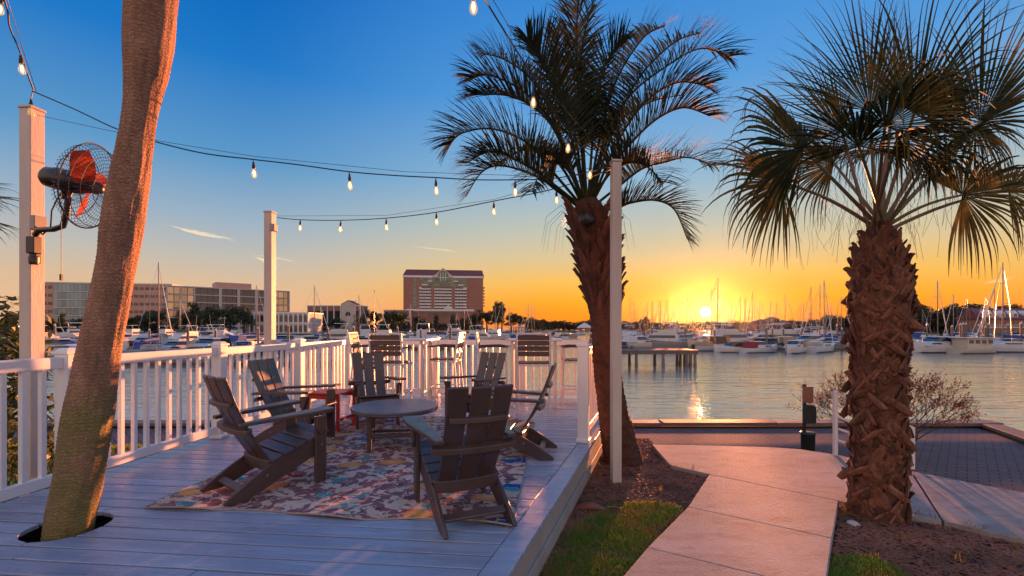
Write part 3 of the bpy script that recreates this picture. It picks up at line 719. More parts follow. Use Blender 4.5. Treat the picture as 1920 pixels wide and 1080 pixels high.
rt = thing('round_table', 'low round slatted table in the middle of the adirondack chairs', 'table', (TABLE.x, TABLE.y, .016), R(12))
RR = .445; ns = 13; sw = 2*RR/ns
for k in range(ns):
    y0 = -RR+k*sw+.004; y1 = -RR+(k+1)*sw-.004; ym = (y0+y1)/2
    up = [(math.sqrt(max(RR*RR-q*q, .0009)), q) for q in [y0+(y1-y0)*i/4 for i in range(5)]]
    P('top_slat', MB().prism(up+[(-a, b) for a, b in up[::-1]], .392, .414), table_painted_sheen, rt, bev=.003)
P('rim', MB().tube([(.43*math.cos(2*math.pi*i/36), .43*math.sin(2*math.pi*i/36), .378) for i in range(37)], .013, 6), chair_plastic, rt)
for sx in (-1, 1):
    for sy in (-1, 1): P('leg', MB().box((sx*.24, sy*.22, .195), (.042, .06, .39)), chair_plastic, rt, bev=.004)
    P('stretcher', MB().box((sx*.24, 0, .15), (.022, .40, .05)), chair_plastic, rt, bev=.003)
    P('apron', MB().box((0, sx*.22, .355), (.44, .022, .06)), chair_plastic, rt, bev=.003)
P('crossbar', MB().box((0, 0, .15), (.46, .05, .022)), chair_plastic, rt, bev=.003)
P('crossbar', MB().box((0, -.22, .15), (.44, .022, .045)), chair_plastic, rt, bev=.003)

st = thing('side_table', 'small bright red square side table by the left railing', 'table', (-2.22, 5.62, .0), -DA-.1)
for k in range(5): P('top_slat', MB().box((0, -.168+k*.084, .45), (.44, .076, .022)), red_paint, st, bev=.004)
for sx in (-1, 1):
    for sy in (-1, 1): P('leg', MB().box((sx*.19, sy*.18, .219), (.038, .026, .438)), red_paint, st, bev=.003)
    P('stretcher', MB().box((sx*.19, 0, .14), (.022, .34, .035)), red_paint, st, bev=.003)
    P('apron', MB().box((0, sx*.18, .41), (.36, .02, .05)), red_paint, st, bev=.003)

# rug, a little rippled, with a bound edge
rc = [gp(275, 951, 0), gp(962, 987, 0), gp(1003, 792, 0), gp(668, 775, 0)]
NU, NV = 70, 80; rows = []
c0 = sum(rc, V())/4
def rugp(u, v):
    a = lerp(rc[0], rc[1], u); b = lerp(rc[3], rc[2], u); p = lerp(a, b, v)-c0
    edge = max(0, 1-v*7)
    w = .022*max(0, math.sin(u*15+1.2*math.sin(v*9)))*edge + .004*max(0, noise.noise(V((u*7, v*9, 3.1))))
    p += V((0, -.04*math.sin(u*13+.6)*edge*edge, w)); p.z += .007
    return p
for i in range(NV+1): rows.append([rugp(j/NU, i/NV) for j in range(NU+1)])
rugo = thing('rug', 'ikat rug in cream, mauve, teal, blue and orange under the lounge chairs', 'rug', (c0.x, c0.y, 0))
P('pile', MB().strip(rows), rug_mat, rugo, smooth=True, normals=False)
per = rows[0]+[r_[-1] for r_ in rows[1:]]+rows[-1][::-1][1:]+[r_[0] for r_ in rows[::-1][1:]]
P('bound_edge', MB().tube([p+V((0, 0, -.002)) for p in per], .006, 6, False), M('rug_binding', (.42, .33, .27), (.3, .22, .18), scale=20, rough=.9), rugo, smooth=True)

# bar set at the water-side railing
def make_bar_chair():
    r = thing('bar_chair', '', 'chair'); W = .235           # front = +y
    for s in (-1, 1):
        P('front_leg', MB().beam((s*W, .22, 0), (s*W, .20, .93), .026, .03, (0, 1, 0)), white_alu, r, bev=.003)
        P('rear_leg', MB().beam((s*W, -.27, 0), (s*W, -.20, .70), .026, .03, (0, 1, 0)).beam((s*W, -.20, .69), (s*W, -.28, 1.15), .026, .034, (0, 1, 0)), white_alu, r, bev=.003)
        P('arm', MB().tube([(s*W, .23, .925), (s*W, .1, .945), (s*W, -.08, .94), (s*W, -.235, .93)], .014, 8), bar_slat, r)
    for z in (.27, .70):
        P('cross_rail', MB().beam((-W, .205, z), (W, .205, z), .024, .024).beam((-W, -.215, z), (W, -.215, z), .024, .024).beam((-W+.001, -.21, z+.002), (-W+.001, .205, z+.002), .022, .022).beam((W-.001, -.21, z+.002), (W-.001, .205, z+.002), .022, .022), white_alu, r)
    for k in range(5): P('seat_slat', MB().box((0, -.16+k*.085, .725), (.46, .075, .018)), bar_slat, r, bev=.003)
    for k in range(4):
        z = .865+k*.077; y = -.20-.08*(z-.69)/.46
        P('back_slat', MB().box((0, y+.004, z), (.445, .016, .068), Matrix.Rotation(R(-10), 3, 'X')), bar_slat, r, bev=.003)
    P('top_rail', MB().beam((-W-.013, -.281, 1.152), (W+.013, -.281, 1.152), .03, .026), white_alu, r, bev=.003)
    return r
def make_bar_table(label, loc):
    r = thing('bar_table', label, 'table', loc, -DA, 'white bar tables at the railing')
    P('top', MB().box((0, 0, 1.045), (.86, .66, .03)), white_top, r, bev=.006)
    for sx in (-1, 1):
        for sy in (-1, 1): P('leg', MB().box((sx*.33, sy*.24, .515), (.05, .05, 1.03)), white_alu, r, bev=.004)
        P('stretcher', MB().box((sx*.33, 0, .22), (.03, .44, .035)), white_alu, r)
    P('footrest', MB().box((0, 0, .22), (.64, .04, .03)), white_alu, r)
t1 = V((-1.72, 7.42, 0)); t2 = V((.36, 7.30, 0))
make_bar_table('white bar table on the left with three chairs, at the water-side railing', t1)
make_bar_table('white bar table on the right with three chairs, near the pindo palm', t2)
bp = make_bar_chair()
bars = [(t1+V((-.62, .06, 0)), (1, .05), 'white framed bar chair left of the left bar table, turned sideways'),
        (t1+V((-.08, -.62, 0)), (.08, 1), 'brown slatted bar chair with its back to us at the left bar table'),
        (t1+V((.62, .06, 0)), (-1, .1), 'white framed bar chair right of the left bar table, turned sideways'),
        (t2+V((-.66, .10, 0)), (1, .02), 'white framed bar chair left of the right bar table, turned sideways'),
        (t2+V((-.04, -.60, 0)), (.06, 1), 'brown slatted bar chair with its back to us at the right bar table'),
        (t2+V((.66, .02, 0)), (-1, .05), 'white framed bar chair beside the short right railing at the corner')]
for i, (p, f, lb) in enumerate(bars):
    c = bp if i == 0 else copy_tree(bp)
    c.location = (p.x, p.y, .001); c.rotation_euler = (0, 0, math.atan2(f[1], f[0])-math.pi/2)
    tag(c, lb, 'chair', 'bar chairs at the railing')

# ================================================================= PALMS
def prad(px, r, d): return r/FPX*d/math.sqrt(1+((px-960)/FPX)**2)
def trunk_mesh(path, n=36, step=.03, ridge=.006, rough_amp=.010, ringlen=.05):
    # path: list of (point, radius)
    pts = [p for p, r in path]; L_ = [0]
    for a, b in zip(pts, pts[1:]): L_.append(L_[-1]+(b-a).length)
    tot = L_[-1]; k = int(tot/step); vs = []
    def cr(i, t):
        a, b, c, d = [path[min(max(j, 0), len(path)-1)] for j in (i-1, i, i+1, i+2)]
        f = lambda a, b, c, d: .5*((2*b)+(c-a)*t+(2*a-5*b+4*c-d)*t*t+(3*b-a-3*c+d)*t**3)
        return f(a[0], b[0], c[0], d[0]), f(a[1], b[1], c[1], d[1])
    cen = []
    for q in range(k+1):
        s = tot*q/k; i = max(j for j in range(len(L_)) if L_[j] <= s+1e-9); i = min(i, len(L_)-2)
        p, r = cr(i, (s-L_[i])/(L_[i+1]-L_[i])); cen.append((p, r, s))
    for q, (p, r, s) in enumerate(cen):
        t = (cen[min(q+1, k)][0]-cen[max(q-1, 0)][0]).normalized()
        x = t.cross(V((0, 1, 0))).normalized(); y = t.cross(x)
        for j in range(n):
            a = 2*math.pi*j/n; d = x*math.cos(a)+y*math.sin(a)
            n1 = noise.noise(V((math.cos(a)*3, math.sin(a)*3, s*2.2)))*rough_amp
            n2 = noise.noise(V((math.cos(a)*14, math.sin(a)*14, s*5)))*rough_amp*.7
            ph = s/ringlen+noise.noise(V((math.cos(a)*1.5, math.sin(a)*1.5, s*3)))*.8
            rg = ridge*(abs((ph % 1)-.5)*2-.5)
            vs.append(p+d*(r+n1+n2+rg))
    mb = MB(); nn = k+1
    mb.add(vs, [(i*n+j, i*n+(j+1) % n, (i+1)*n+(j+1) % n, (i+1)*n+j) for i in range(nn-1) for j in range(n)]+[tuple(range((nn-1)*n, nn*n))])
    return mb, cen

def fan_leaf(mb, H, A, Nn, Rr, spread=115, nseg=38, droop=.55, rg=rnd):
    A = A.normalized(); Nn = (Nn-A*Nn.dot(A)).normalized(); S = A.cross(Nn)
    for k in range(nseg):
        th = R(-spread+2*spread*(k+.5)/nseg)+rg.uniform(-.02, .02)
        dirv = A*math.cos(th)+S*math.sin(th)+Nn*(.22*math.cos(2*th)-.1)
        dirv.normalize(); Ls = Rr*(1-.22*abs(th)/R(spread))*rg.uniform(.86, 1.08)
        side = (Nn.cross(dirv)).normalized(); dth = 2*R(spread)/nseg
        rows_ = []; bend = rg.uniform(-.12, .12); fz = rg.uniform(.30, .42); dr = droop*rg.uniform(.55, 1.35)
        fold = Nn*.3*(1 if k % 2 else -1); c = H.copy(); nst = 11
        for i in range(nst):
            t = i/(nst-1)
            w = Ls*t*math.tan(dth/2)*1.2 if t < fz else Ls*fz*math.tan(dth/2)*1.2*max(0, 1-((t-fz)/(1-fz)))**.8
            w = max(w, .0010); sd = (side+fold).normalized()
            rows_.append([c-sd*w, c+sd*w])
            g = min(.93, dr*max(0, t-.28)**1.15*1.5)
            c = c+((dirv+side*bend*t)*(1-g)+V((0, 0, -1))*g).normalized()*(Ls/(nst-1))
        mb.strip(rows_)
def petiole(mb, a, b, sag, r0=.014, r1=.008):
    pts = [lerp(a, b, i/8)+V((0, 0, sag*math.sin(math.pi*i/8))) for i in range(9)]
    mb.tube(pts, [r0+(r1-r0)*i/8 for i in range(9)], 6)
    return (pts[-1]-pts[-2]).normalized()

def boot_mesh(L_, w0, w1, th, lift, spread=0.0, leg=0.0):
    mb = MB()
    def blade_(pts):                          # pts: (x, y, z, half width)
        rings = []
        for i, (x, y, z, w) in enumerate(pts):
            t = i/(len(pts)-1); k = th*(1-.35*t); y -= x*x/.36
            rings.append([(x-w, y-k*.2, z), (x-w*.5, y+k*.55, z), (x+w*.45, y+k*.75, z+.003), (x+w, y, z-.002), (x+w*.3, y-k*.4, z), (x-w*.4, y-k*.4, z)])
        n = 6; k = len(rings)
        mb.add([p for r_ in rings for p in r_], [(i*n+j, i*n+(j+1) % n, (i+1)*n+(j+1) % n, (i+1)*n+j) for i in range(k-1) for j in range(n)]+[tuple(range(n)), tuple(range((k-1)*n, k*n))])
    blade_([(0, 0, 0, w0/2), (0, lift*.12, L_*.3, w0*.42), (.004, lift*.4, L_*.6, (w0*.3+w1*.2)), (-.003, lift*.75, L_*.85, w1/2), (.006, lift, L_, w1*.42)])
    if leg:
        for sg in (-1, 1):
            blade_([(sg*spread, -.006, -leg, .022), (sg*spread*.75, .004, -leg*.6, .034), (sg*spread*.35, .008, -leg*.15, .040), (sg*.012, .008, L_*.28, .038)])
    return mb.mesh('boot', boot_mat, smooth=False)
def orient(normal, up, tilt):                # z along up tilted sideways, y along normal
    y = normal.normalized(); z = (up-y*up.dot(y)).normalized(); x = y.cross(z)
    z2 = z*math.cos(tilt)+x*math.sin(tilt); x2 = y.cross(z2)
    return Matrix((x2, y, z2)).transposed().to_euler()

# --- leaning palm growing through the deck (foreground left)
D1 = 2.83
pa = thing('sabal_palm', 'leaning palm trunk growing up through the hole in the deck', 'palm tree', ap(128, 1008, D1))
o = V(pa.location); o.z = -.36; pa.location = o
pp = [(118, 1120, 52), (126, 1012, 50), (146, 900, 50), (166, 780, 49), (190, 640, 43), (219, 490, 39), (233, 400, 40), (257, 250, 34), (269, 172, 36), (276, 110, 44.5), (282, 40, 49), (288, -60, 50), (300, -250, 46), (316, -500, 44), (334, -760, 46)]
mb, cen = trunk_mesh([(ap(a, b, D1-max(0, (600-b))*.00012)-o, prad(a, r, D1)) for a, b, r in pp], n=56, step=.013, ridge=.004, rough_amp=.009, ringlen=.03)
tr = P('trunk', mb, moss_mat, pa, smooth=True)
top = cen[-1][0]
for k in range(14):
    a = 2*math.pi*k/14+rnd.uniform(-.2, .2); e = rnd.uniform(.1, 1.1)
    dv = V((math.cos(a)*math.cos(e), math.sin(a)*math.cos(e), math.sin(e)))
    mb = MB(); hubp = top+dv*rnd.uniform(.9, 1.2); td = petiole(mb, top, hubp, .1)
    fan_leaf(mb, hubp, dv+V((0, 0, -.25)), V((0, 0, 1)) if abs(dv.z) < .9 else V((1, 0, 0)), .8)
    P('fan_leaf', mb, fan_leaf_mat, pa, normals=False)

# --- pindo palm beside the deck
D2 = 5.25
pb = thing('pindo_palm', 'feather-leaved pindo palm leaning beside the slim white pole', 'palm tree', gp(1166, 866, GROUND_Z))
o = V(pb.location)
pp = [(1168, 890, 42), (1166, 862, 37), (1158, 815, 32), (1151, 777, 29), (1144, 735, 26.5), (1138, 693, 25), (1134, 640, 25.5), (1132, 588, 27), (1125, 545, 29), (1119, 505, 33), (1114, 465, 36), (1108, 425, 37), (1104, 395, 31), (1101, 375, 18)]
mb, cen = trunk_mesh([(ap(a, b, D2)-o, prad(a, r, D2)) for a, b, r in pp], n=32, step=.02, ridge=.012, rough_amp=.014, ringlen=.065)
tr2 = P('trunk', mb, fibre_mat, pb, smooth=True)
bm2 = [boot_mesh(.30, .10, .045, .035, .05), boot_mesh(.24, .085, .05, .04, .07)]
upper = [c for c in cen if c[0].z+o.z > ap(0, 590, D2).z and c[0].z+o.z < ap(0, 402, D2).z]
for k in range(130):
    f = k/130; p, r, s = upper[int(f*(len(upper)-1))]
    a = k*2.39996; d = V((math.cos(a), math.sin(a), 0))
    O('boot', bm2[k % 2], tr2, p+d*(r-.02), orient(d+V((0, 0, -.25-.3*f*rnd.random())), V((-.12, 0, 1)), rnd.uniform(-.35, .35)), scale=rnd.uniform(.65, 1.1), mat=boot_dark)
crown = ap(1101, 392, D2)-o
def frond(ctrl, llen, rg, dens=62, vee=.45):
    pts = []
    for i in range(len(ctrl)-1):
        a, b, c, d = [ctrl[min(max(j, 0), len(ctrl)-1)] for j in (i-1, i, i+1, i+2)]
        for k in range(12):
            t = k/12; pts.append(.5*((2*b)+(c-a)*t+(2*a-5*b+4*c-d)*t*t+(3*b-a-3*c+d)*t**3))
    pts.append(ctrl[-1]); n = len(pts)
    mb = MB(); mb.tube(pts, [.017*(1-.85*i/n)+.002 for i in range(n)], 6)
    for k in range(dens):
        f = .24+.76*(k/dens); i = min(int(f*(n-1)), n-2); p = pts[i]+(pts[i+1]-pts[i])*(f*(n-1)-i); t = (pts[min(i+1, n-1)]-pts[max(i-1, 0)]).normalized()
        up = V((0, 0, 1)); s = t.cross(up)
        if s.length < .05: s = V((1, 0, 0))
        s.normalize(); u = s.cross(t)
        ll = llen*(.55+.45*math.sin(math.pi*min(1, (f-.1)/.9*.9+.1)))*(1 if f < .9 else .75)
        for sg in (-1, 1):
            jd = rg.uniform(-.12, .12)
            d = (s*sg*(.62+jd)+u*(vee*1.7*(1-.45*f)+rg.uniform(-.25, .3))+t*(.42+.65*f*f)).normalized()
            L1 = ll*rg.uniform(.82, 1.12); rows_ = []
            wv = d.cross(u).normalized()
            dr = rg.uniform(.05, .34)
            for q in range(5):
                z = q/4; w = .0074*math.sin(math.pi*min(.98, .25+z*.73))+.0008
                c = p+d*L1*z+V((0, 0, -1))*dr*L1*z**2.4
                rows_.append([c-wv*w, c+wv*w])
            mb.strip(rows_)
    return mb
def zp(zx, zy, dd): return ap(820+zx/2.25, zy/2.25, D2+dd)-o
F8 = [([(600, 850), (510, 560), (380, 400), (230, 320), (140, 330)], .1, .5), ([(660, 850), (760, 600), (880, 430), (1010, 350), (1130, 360)], -.2, .52),
      ([(655, 850), (740, 560), (850, 330), (1000, 180), (1110, 140)], .5, .5), ([(590, 870), (480, 770), (360, 690), (230, 640), (120, 690)], -.4, .45),
      ([(620, 840), (600, 500), (588, 160), (600, -120)], .1, .5), ([(630, 840), (612, 520), (610, 200), (680, -60)], -.3, .5),
      ([(600, 850), (520, 600), (430, 470), (300, 405), (150, 400)], -.5, .5), ([(590, 860), (500, 740), (390, 610), (240, 545), (110, 560), (50, 610)], .2, .52),
      ([(580, 880), (500, 800), (420, 745), (280, 700), (190, 725), (120, 830)], -.2, .45), ([(605, 840), (500, 520), (400, 340), (280, 250), (180, 225)], .5, .5),
      ([(615, 840), (560, 560), (480, 320), (380, 160)], -.7, .52), ([(650, 840), (700, 640), (800, 420), (960, 285), (1110, 205), (1230, 240)], .2, .55),
      ([(660, 860), (740, 700), (830, 590), (930, 500), (1040, 455), (1150, 490)], -.5, .52), ([(670, 870), (760, 790), (860, 715), (960, 685), (1060, 665), (1170, 700)], .4, .48),
      ([(680, 900), (750, 880), (820, 855), (920, 845), (1000, 885), (1055, 1010)], -.1, .38), ([(640, 840), (690, 560), (760, 330), (870, 160), (960, 110)], .6, .52),
      ([(650, 850), (690, 640), (760, 520), (900, 430), (1040, 400)], 1.0, .5),
      ([(600, 860), (520, 700), (420, 640), (340, 640), (250, 690)], 1.0, .45),
      ([(610, 850), (580, 560), (520, 330), (500, 120)], .9, .5), ([(650, 860), (720, 740), (800, 690), (880, 700), (950, 770)], -1.0, .42),
      ([(640, 840), (660, 540), (700, 300), (790, 170)], -.4, .5), ([(610, 860), (560, 730), (500, 690), (440, 720), (400, 810)], -.9, .38)]
rg = random.Random(5)
for ctrl, dd, ll in F8:
    n = len(ctrl); pts = [zp(a, b, dd*(i/(n-1))**1.2) for i, (a, b) in enumerate(ctrl)]; pts[0] = crown+(pts[0]-crown)*.5
    P('frond', frond(pts, ll*1.08, rg, dens=84), frond_mat, pb, normals=False)
mb = MB()
for k in range(12):                           # dry spathes and threads round the crown base
    a = rg.uniform(0, 6.28); d = V((math.cos(a), math.sin(a), 0)); p = crown+d*.2+V((0, 0, -.1))
    mb.tube([p, p+d*.12+V((0, 0, .12)), p+d*.3+V((0, 0, -.02)), p+d*.36+V((0, 0, -.35))], [.004, .003, .002, .001], 4)
P('dry_strand', mb, petiole_mat, pb)
sp = thing('spotlight', 'black spotlight strapped to the crown of the pindo palm', 'spotlight', ap(1100, 411, D2-.34))
P('housing', MB().lathe([(.03, -.09), (.062, -.085), (.07, -.02), (.07, .06), (.06, .075)], 18), black_metal, sp, rot=(R(95), 0, R(-35)), smooth=True)
P('yoke', MB().box((0, .05, .02), (.035, .12, .03)).box((0, .1, .02), (.05, .02, .16)), black_metal, sp, bev=.003)

# --- sabal palm with split boots on the right
D3 = 3.8
pc = thing('sabal_palm', 'stout palm with crisscross leaf boots and fan leaves beside the concrete path', 'palm tree', gp(1642, 968, GROUND_Z))
o = V(pc.location)
pp = [(1642, 1000, 60), (1642, 968, 57), (1644, 935, 52), (1646, 880, 48), (1647, 800, 46), (1649, 700, 47), (1651, 620, 51), (1651, 550, 56), (1651, 510, 54), (1650, 470, 40), (1649, 440, 28), (1648, 415, 16)]
mb, cen = trunk_mesh([(ap(a, b, D3)-o, prad(a, r, D3)) for a, b, r in pp], n=32, step=.025, ridge=.01, rough_amp=.02, ringlen=.08)
tr3 = P('trunk', mb, fibre_mat, pc, smooth=True)
bms = [boot_mesh(.17, .085, .06, .020, .034, .115, .19), boot_mesh(.13, .08, .06, .022, .05, .13, .17), boot_mesh(.20, .08, .045, .018, .024, .10, .21), boot_mesh(.09, .09, .075, .022, .036, .12, .16)]
zone = [c for c in cen if ap(0, 950, D3).z-o.z < c[0].z+o.z-o.z and c[0].z < ap(0, 448, D3).z-o.z and c[0].z > .06]
nb = 296
for k in range(nb):
    f = k/nb; p, r, s = zone[int(f*(len(zone)-1))]
    a = k*2.39996+rnd.uniform(-.15, .15); d = V((math.cos(a), math.sin(a), 0))
    O('boot', bms[rnd.randrange(4)], tr3, p+d*(r-.008), orient(d, V((0, 0, 1)), rnd.choice((-1, 1))*rnd.uniform(.05, .6)), scale=rnd.uniform(.75, 1.25)*(1 if f < .85 else .85))
def zr(zx, zy, dd): return ap(1320+zx/1.929, zy/1.929, D3+dd)-o
cr3 = ap(1649, 425, D3)-o
rg = random.Random(9)
K = D3/FPX/1.929
FL = [((285, 660), .15, (-1, -.1, .12), 370), ((360, 540), -.2, (-1, -.1, .55), 390), ((500, 480), .35, (-.6, .2, .9), 380), ((600, 400), -.1, (-.15, .1, 1), 430),
      ((760, 410), -.1, (.45, -.1, 1), 460), ((1000, 440), .1, (.5, .0, 1), 460), ((935, 705), -.1, (1, -.1, .25), 330),
      ((1100, 690), .2, (.8, .2, .3), 300), ((655, 455), -.6, (.0, -.7, .25), 330), ((560, 530), -.5, (-.6, -.5, .3), 310),
      ((870, 450), .5, (.7, .4, .8), 340), ((470, 590), .5, (-.8, .4, .3), 320), ((640, 540), .7, (.0, .8, .2), 300), ((985, 460), -.05, (.25, -.3, -1), 240),
      ((820, 560), -.4, (.6, -.6, .3), 270), ((840, 420), .3, (.6, .3, .9), 380), ((690, 330), .3, (.08, .2, 1), 360), ((700, 500), -.7, (.2, -.7, -.2), 280)]
for (h, dd, dr, rad) in FL:
    hb = zr(h[0], h[1], dd); mb = MB(); A = V(dr).normalized()
    petiole(mb, cr3+V((rg.uniform(-.05, .05), rg.uniform(-.05, .05), -.04)), hb, .05 if h[1] > 600 else .0, .017, .010)
    for i in range(4): pass
    nrm = V((rg.uniform(-.3, .3), -1, .25)) if abs(A.y) < .5 else V((rg.uniform(-.3, .3), -.2, 1))
    pm = P('petiole', mb, petiole_mat, pc)
    mb = MB(); fan_leaf(mb, hb, A, nrm, rad*K*1.06, spread=rg.uniform(95, 125) if A.z < .5 else rg.uniform(58, 84), nseg=54, droop=rg.uniform(1.0, 1.5) if A.z < .5 else rg.uniform(.22, .5), rg=rg)
    P('fan_leaf', mb, fan_leaf_mat, pm, normals=False)
mb = MB()
for k in range(160):                           # pale threads hanging between the segments
    a = rg.uniform(0, 6.28); rad = rg.uniform(.1, .8); p = cr3+V((math.cos(a)*rad, math.sin(a)*rad*.8, rg.uniform(.05, .55)))
    q = p+V((rg.uniform(-.1, .1), rg.uniform(-.1, .1), -rg.uniform(.15, .4)))
    mb.tube([p, (p+q)/2+V((rg.uniform(-.04, .04), 0, .02)), q], .0012, 3, False)
P('leaf_thread', mb, petiole_mat, pc)

# --- palm just out of frame on the left: only leaf tips show
pd = thing('sabal_palm', 'palm at the left edge of which only drooping leaf tips show', 'palm tree', (-6.25, 4.4, GROUND_Z))
o = V(pd.location)
mb, cen = trunk_mesh([(V((0, 0, -.05)), .2), (V((0, 0, .8)), .17), (V((.05, 0, 1.8)), .16), (V((.08, 0, 2.7)), .17)], n=24, step=.05)
P('trunk', mb, trunk_mat, pd, smooth=True); top = V((.08, 0, 2.7))
for k in range(16):
    a = 2*math.pi*k/16; e = rg.uniform(-.1, .9); dv = V((math.cos(a)*math.cos(e), math.sin(a)*math.cos(e), math.sin(e)))
    mb = MB(); hp = top+dv*.55; petiole(mb, top, hp, .05); fan_leaf(mb, hp, dv+V((0, 0, -.2)), V((.1, -.3, 1)), .62, rg=rg)
    P('fan_leaf', mb, fan_leaf_mat, pd, normals=False)

# ================================================================= GARDEN DETAIL
def leaf_cloud(mb, blobs, n, size, rg, flat=.0):
    tot = sum(b[3] for b in blobs)
    for k in range(n):
        q = rg.uniform(0, tot); i = 0
        while q > blobs[i][3] and i < len(blobs)-1: q -= blobs[i][3]; i += 1
        c, rx, rz, _ = blobs[i]
        d = V((rg.gauss(0, 1), rg.gauss(0, 1), rg.gauss(0, 1))).normalized()*(rg.random()**.38)
        p = V(c)+V((d.x*rx, d.y*rx, d.z*rz))
        nrm = (d+V((rg.uniform(-.8, .8), rg.uniform(-.8, .8), rg.uniform(-.2, 1.0)))).normalized()
        t = nrm.cross(V((rg.uniform(-1, 1), rg.uniform(-1, 1), rg.uniform(-1, 1)))).normalized(); b = nrm.cross(t); s = size*rg.uniform(.6, 1.3)
        mb.add([p-t*s, p-b*s*.42, p+t*s, p+b*s*.42], [(0, 1, 2, 3)])
rg = random.Random(21)
bu = thing('bush', 'leafy green bush outside the left railing behind the fan pole', 'bush', (-6.3, 5.1, GROUND_Z))
mb = MB(); leaf_cloud(mb, [((0, 0, .9), .75, .95, 3), ((.55, -.1, 1.1), .5, .6, 2), ((-.5, .1, 1.3), .7, .7, 2), ((.2, .3, 1.5), .5, .5, 2), ((.75, 0, .5), .45, .6, 1.5), ((-1.2, 0, .9), .8, .9, 2)], 5200, .055, rg)
P('foliage', mb, leaf_mat, bu, normals=False)
mb = MB()
for k in range(9): mb.tube([(rg.uniform(-.2, .2), rg.uniform(-.2, .2), 0), (rg.uniform(-.5, .5), rg.uniform(-.3, .3), .7), (rg.uniform(-.8, .8), rg.uniform(-.4, .4), 1.4)], [.02, .014, .005], 5)
P('stem', mb, bark, bu)

sh = thing('shrub', 'sparse twiggy shrub with russet leaves behind the stout palm, by the water', 'shrub', (6.35, 7.6, WALK_Z))
tw = MB(); lv = MB()
def grow(p, d, ln, r, lev):
    q = p+d*ln; mid = (p+q)/2+V((rg.uniform(-.04, .04), rg.uniform(-.04, .04), rg.uniform(0, .04)))*ln*3
    tw.tube([p, mid, q], [r, r*.85, r*.65], 5 if lev < 2 else 3, False)
    if lev >= 3:
        for k in range(5):
            c = lerp(p, q, rg.random())+V((rg.uniform(-.03, .03),)*3); s = rg.uniform(.012, .024)
            t = V((rg.uniform(-1, 1), rg.uniform(-1, 1), rg.uniform(-1, 1))).normalized(); b = t.cross(V((0, 0, 1))).normalized()
            lv.add([c-t*s, c-b*s*.5, c+t*s, c+b*s*.5], [(0, 1, 2, 3)])
    if lev >= 5: return
    for k in range(3 if lev in (0, 1, 3) else 2):
        nd = (d+V((rg.uniform(-.75, .75), rg.uniform(-.6, .6), rg.uniform(-.25, .45)))).normalized()
        grow(q, nd, ln*rg.uniform(.62, .88), r*.62, lev+1)
for k in range(7):
    a = -1+2*k/6; grow(V((rg.uniform(-.1, .1), rg.uniform(-.1, .1), 0)), V((a*1.05, rg.uniform(-.3, .3), 1.0-.3*abs(a))).normalized(), .44, .017, 0)
P('branch', tw, bark, sh, smooth=True); P('foliage', lv, twig_leaf, sh, normals=False)

# pet-waste post on the walkway
ps = thing('waste_station', 'pet waste post with sign, bag box and dark bin beyond the path', 'waste station', gp(1508, 846, WALK_Z))
sgreen = M('bin_green', (.012, .022, .016), rough=.45); signback = M('sign_brown', (.30, .13, .07), (.24, .10, .06), scale=6, rough=.5)
P('post', MB().box((0, 0, .58), (.04, .04, 1.16)), black_metal, ps)
P('sign', MB().box((.045, -.03, .98), (.185, .012, .28)), signback, ps, bev=.004)
P('bag_box', MB().prism([(-.045, .50), (.135, .50), (.145, .62), (.135, .78), (.09, .81), (-.0, .81), (-.045, .78)], -.11, -.02, 'y'), sgreen, ps, bev=.006)
P('bin', MB().lathe([(.10, .0), (.105, .02), (.11, .30), (.118, .31), (.118, .34), (.09, .345)], 18, (.03, -.05, 0)), sgreen, ps, smooth=True)

# white handrail going down behind the stout palm
hr = thing('handrail', 'white metal handrail with level bars descending behind the stout palm', 'handrail', (0, 0, 0))
h0 = gp(1566, 853, PZ); h1 = V((4.35, 4.95, PZ-.0)); o = h0.copy(); hr.location = o
hp = [h0, h1]
e = h1-h0
P('post', MB().box((0, 0, .36), (.04, .04, .80)), white_alu, hr, bev=.003)
P('post', MB().box(e+V((0, 0, .20)), (.04, .04, .46)), white_alu, hr, bev=.003)
for k in range(5):
    a = V((0, 0, .74-k*.14)); b = e+V((0, 0, .42-k*.095))
    P('bar', MB().tube([a, lerp(a, b, .5), b], .014, 8), white_alu, hr, smooth=True)

# fallen palm boot and white stone
fb = thing('palm_husk', 'curled reddish palm husk lying on the grass beside the deck', 'palm husk', gp(1112, 957, BZ))
mb = MB(); rows = []
for i in range(9):
    t = i/8; rw = []
    for j in range(7):
        s = j/3-1; w = .055*math.sin(math.pi*min(.97, .18+t*.8))
        rw.append((-.15+.30*t, s*w, .012+.05*math.sin(math.pi*t)*(1-.6*s*s)+.01*math.sin(t*5+s)))
    rows.append(rw)
mb.strip(rows); low = [[(x, y, z-.012) for x, y, z in rw[::-1]] for rw in rows]; mb.strip(low)
P('blade', mb, M('dry_husk', (.30, .09, .05), (.18, .06, .04), scale=8, rough=.55), fb, (0, 0, 0), (0, 0, -.25), smooth=True, normals=False)
P('tip', MB().tube([(.12, -.02, .03), (.17, -.05, .05), (.23, -.055, .04)], [.012, .008, .002], 6), petiole_mat, fb)
stn = thing('stone', 'small pale stone at the foot of the stout palm', 'stone', gp(1601, 986, BZ))
mb = MB(); ico = bmesh.new(); bmesh.ops.create_icosphere(ico, subdivisions=3, radius=.045)
for v_ in ico.verts:
    n = noise.noise(v_.co*22); v_.co *= 1+.3*n; v_.co.z *= .55; v_.co.z = max(v_.co.z, -.012)
me = bpy.data.meshes.new('stone'); ico.to_mesh(me); ico.free(); me.materials.append(M('pale_stone', (.5, .47, .45), (.38, .36, .34), scale=30, rough=.8))
O('pebble_body', me, stn, (0, 0, .015))

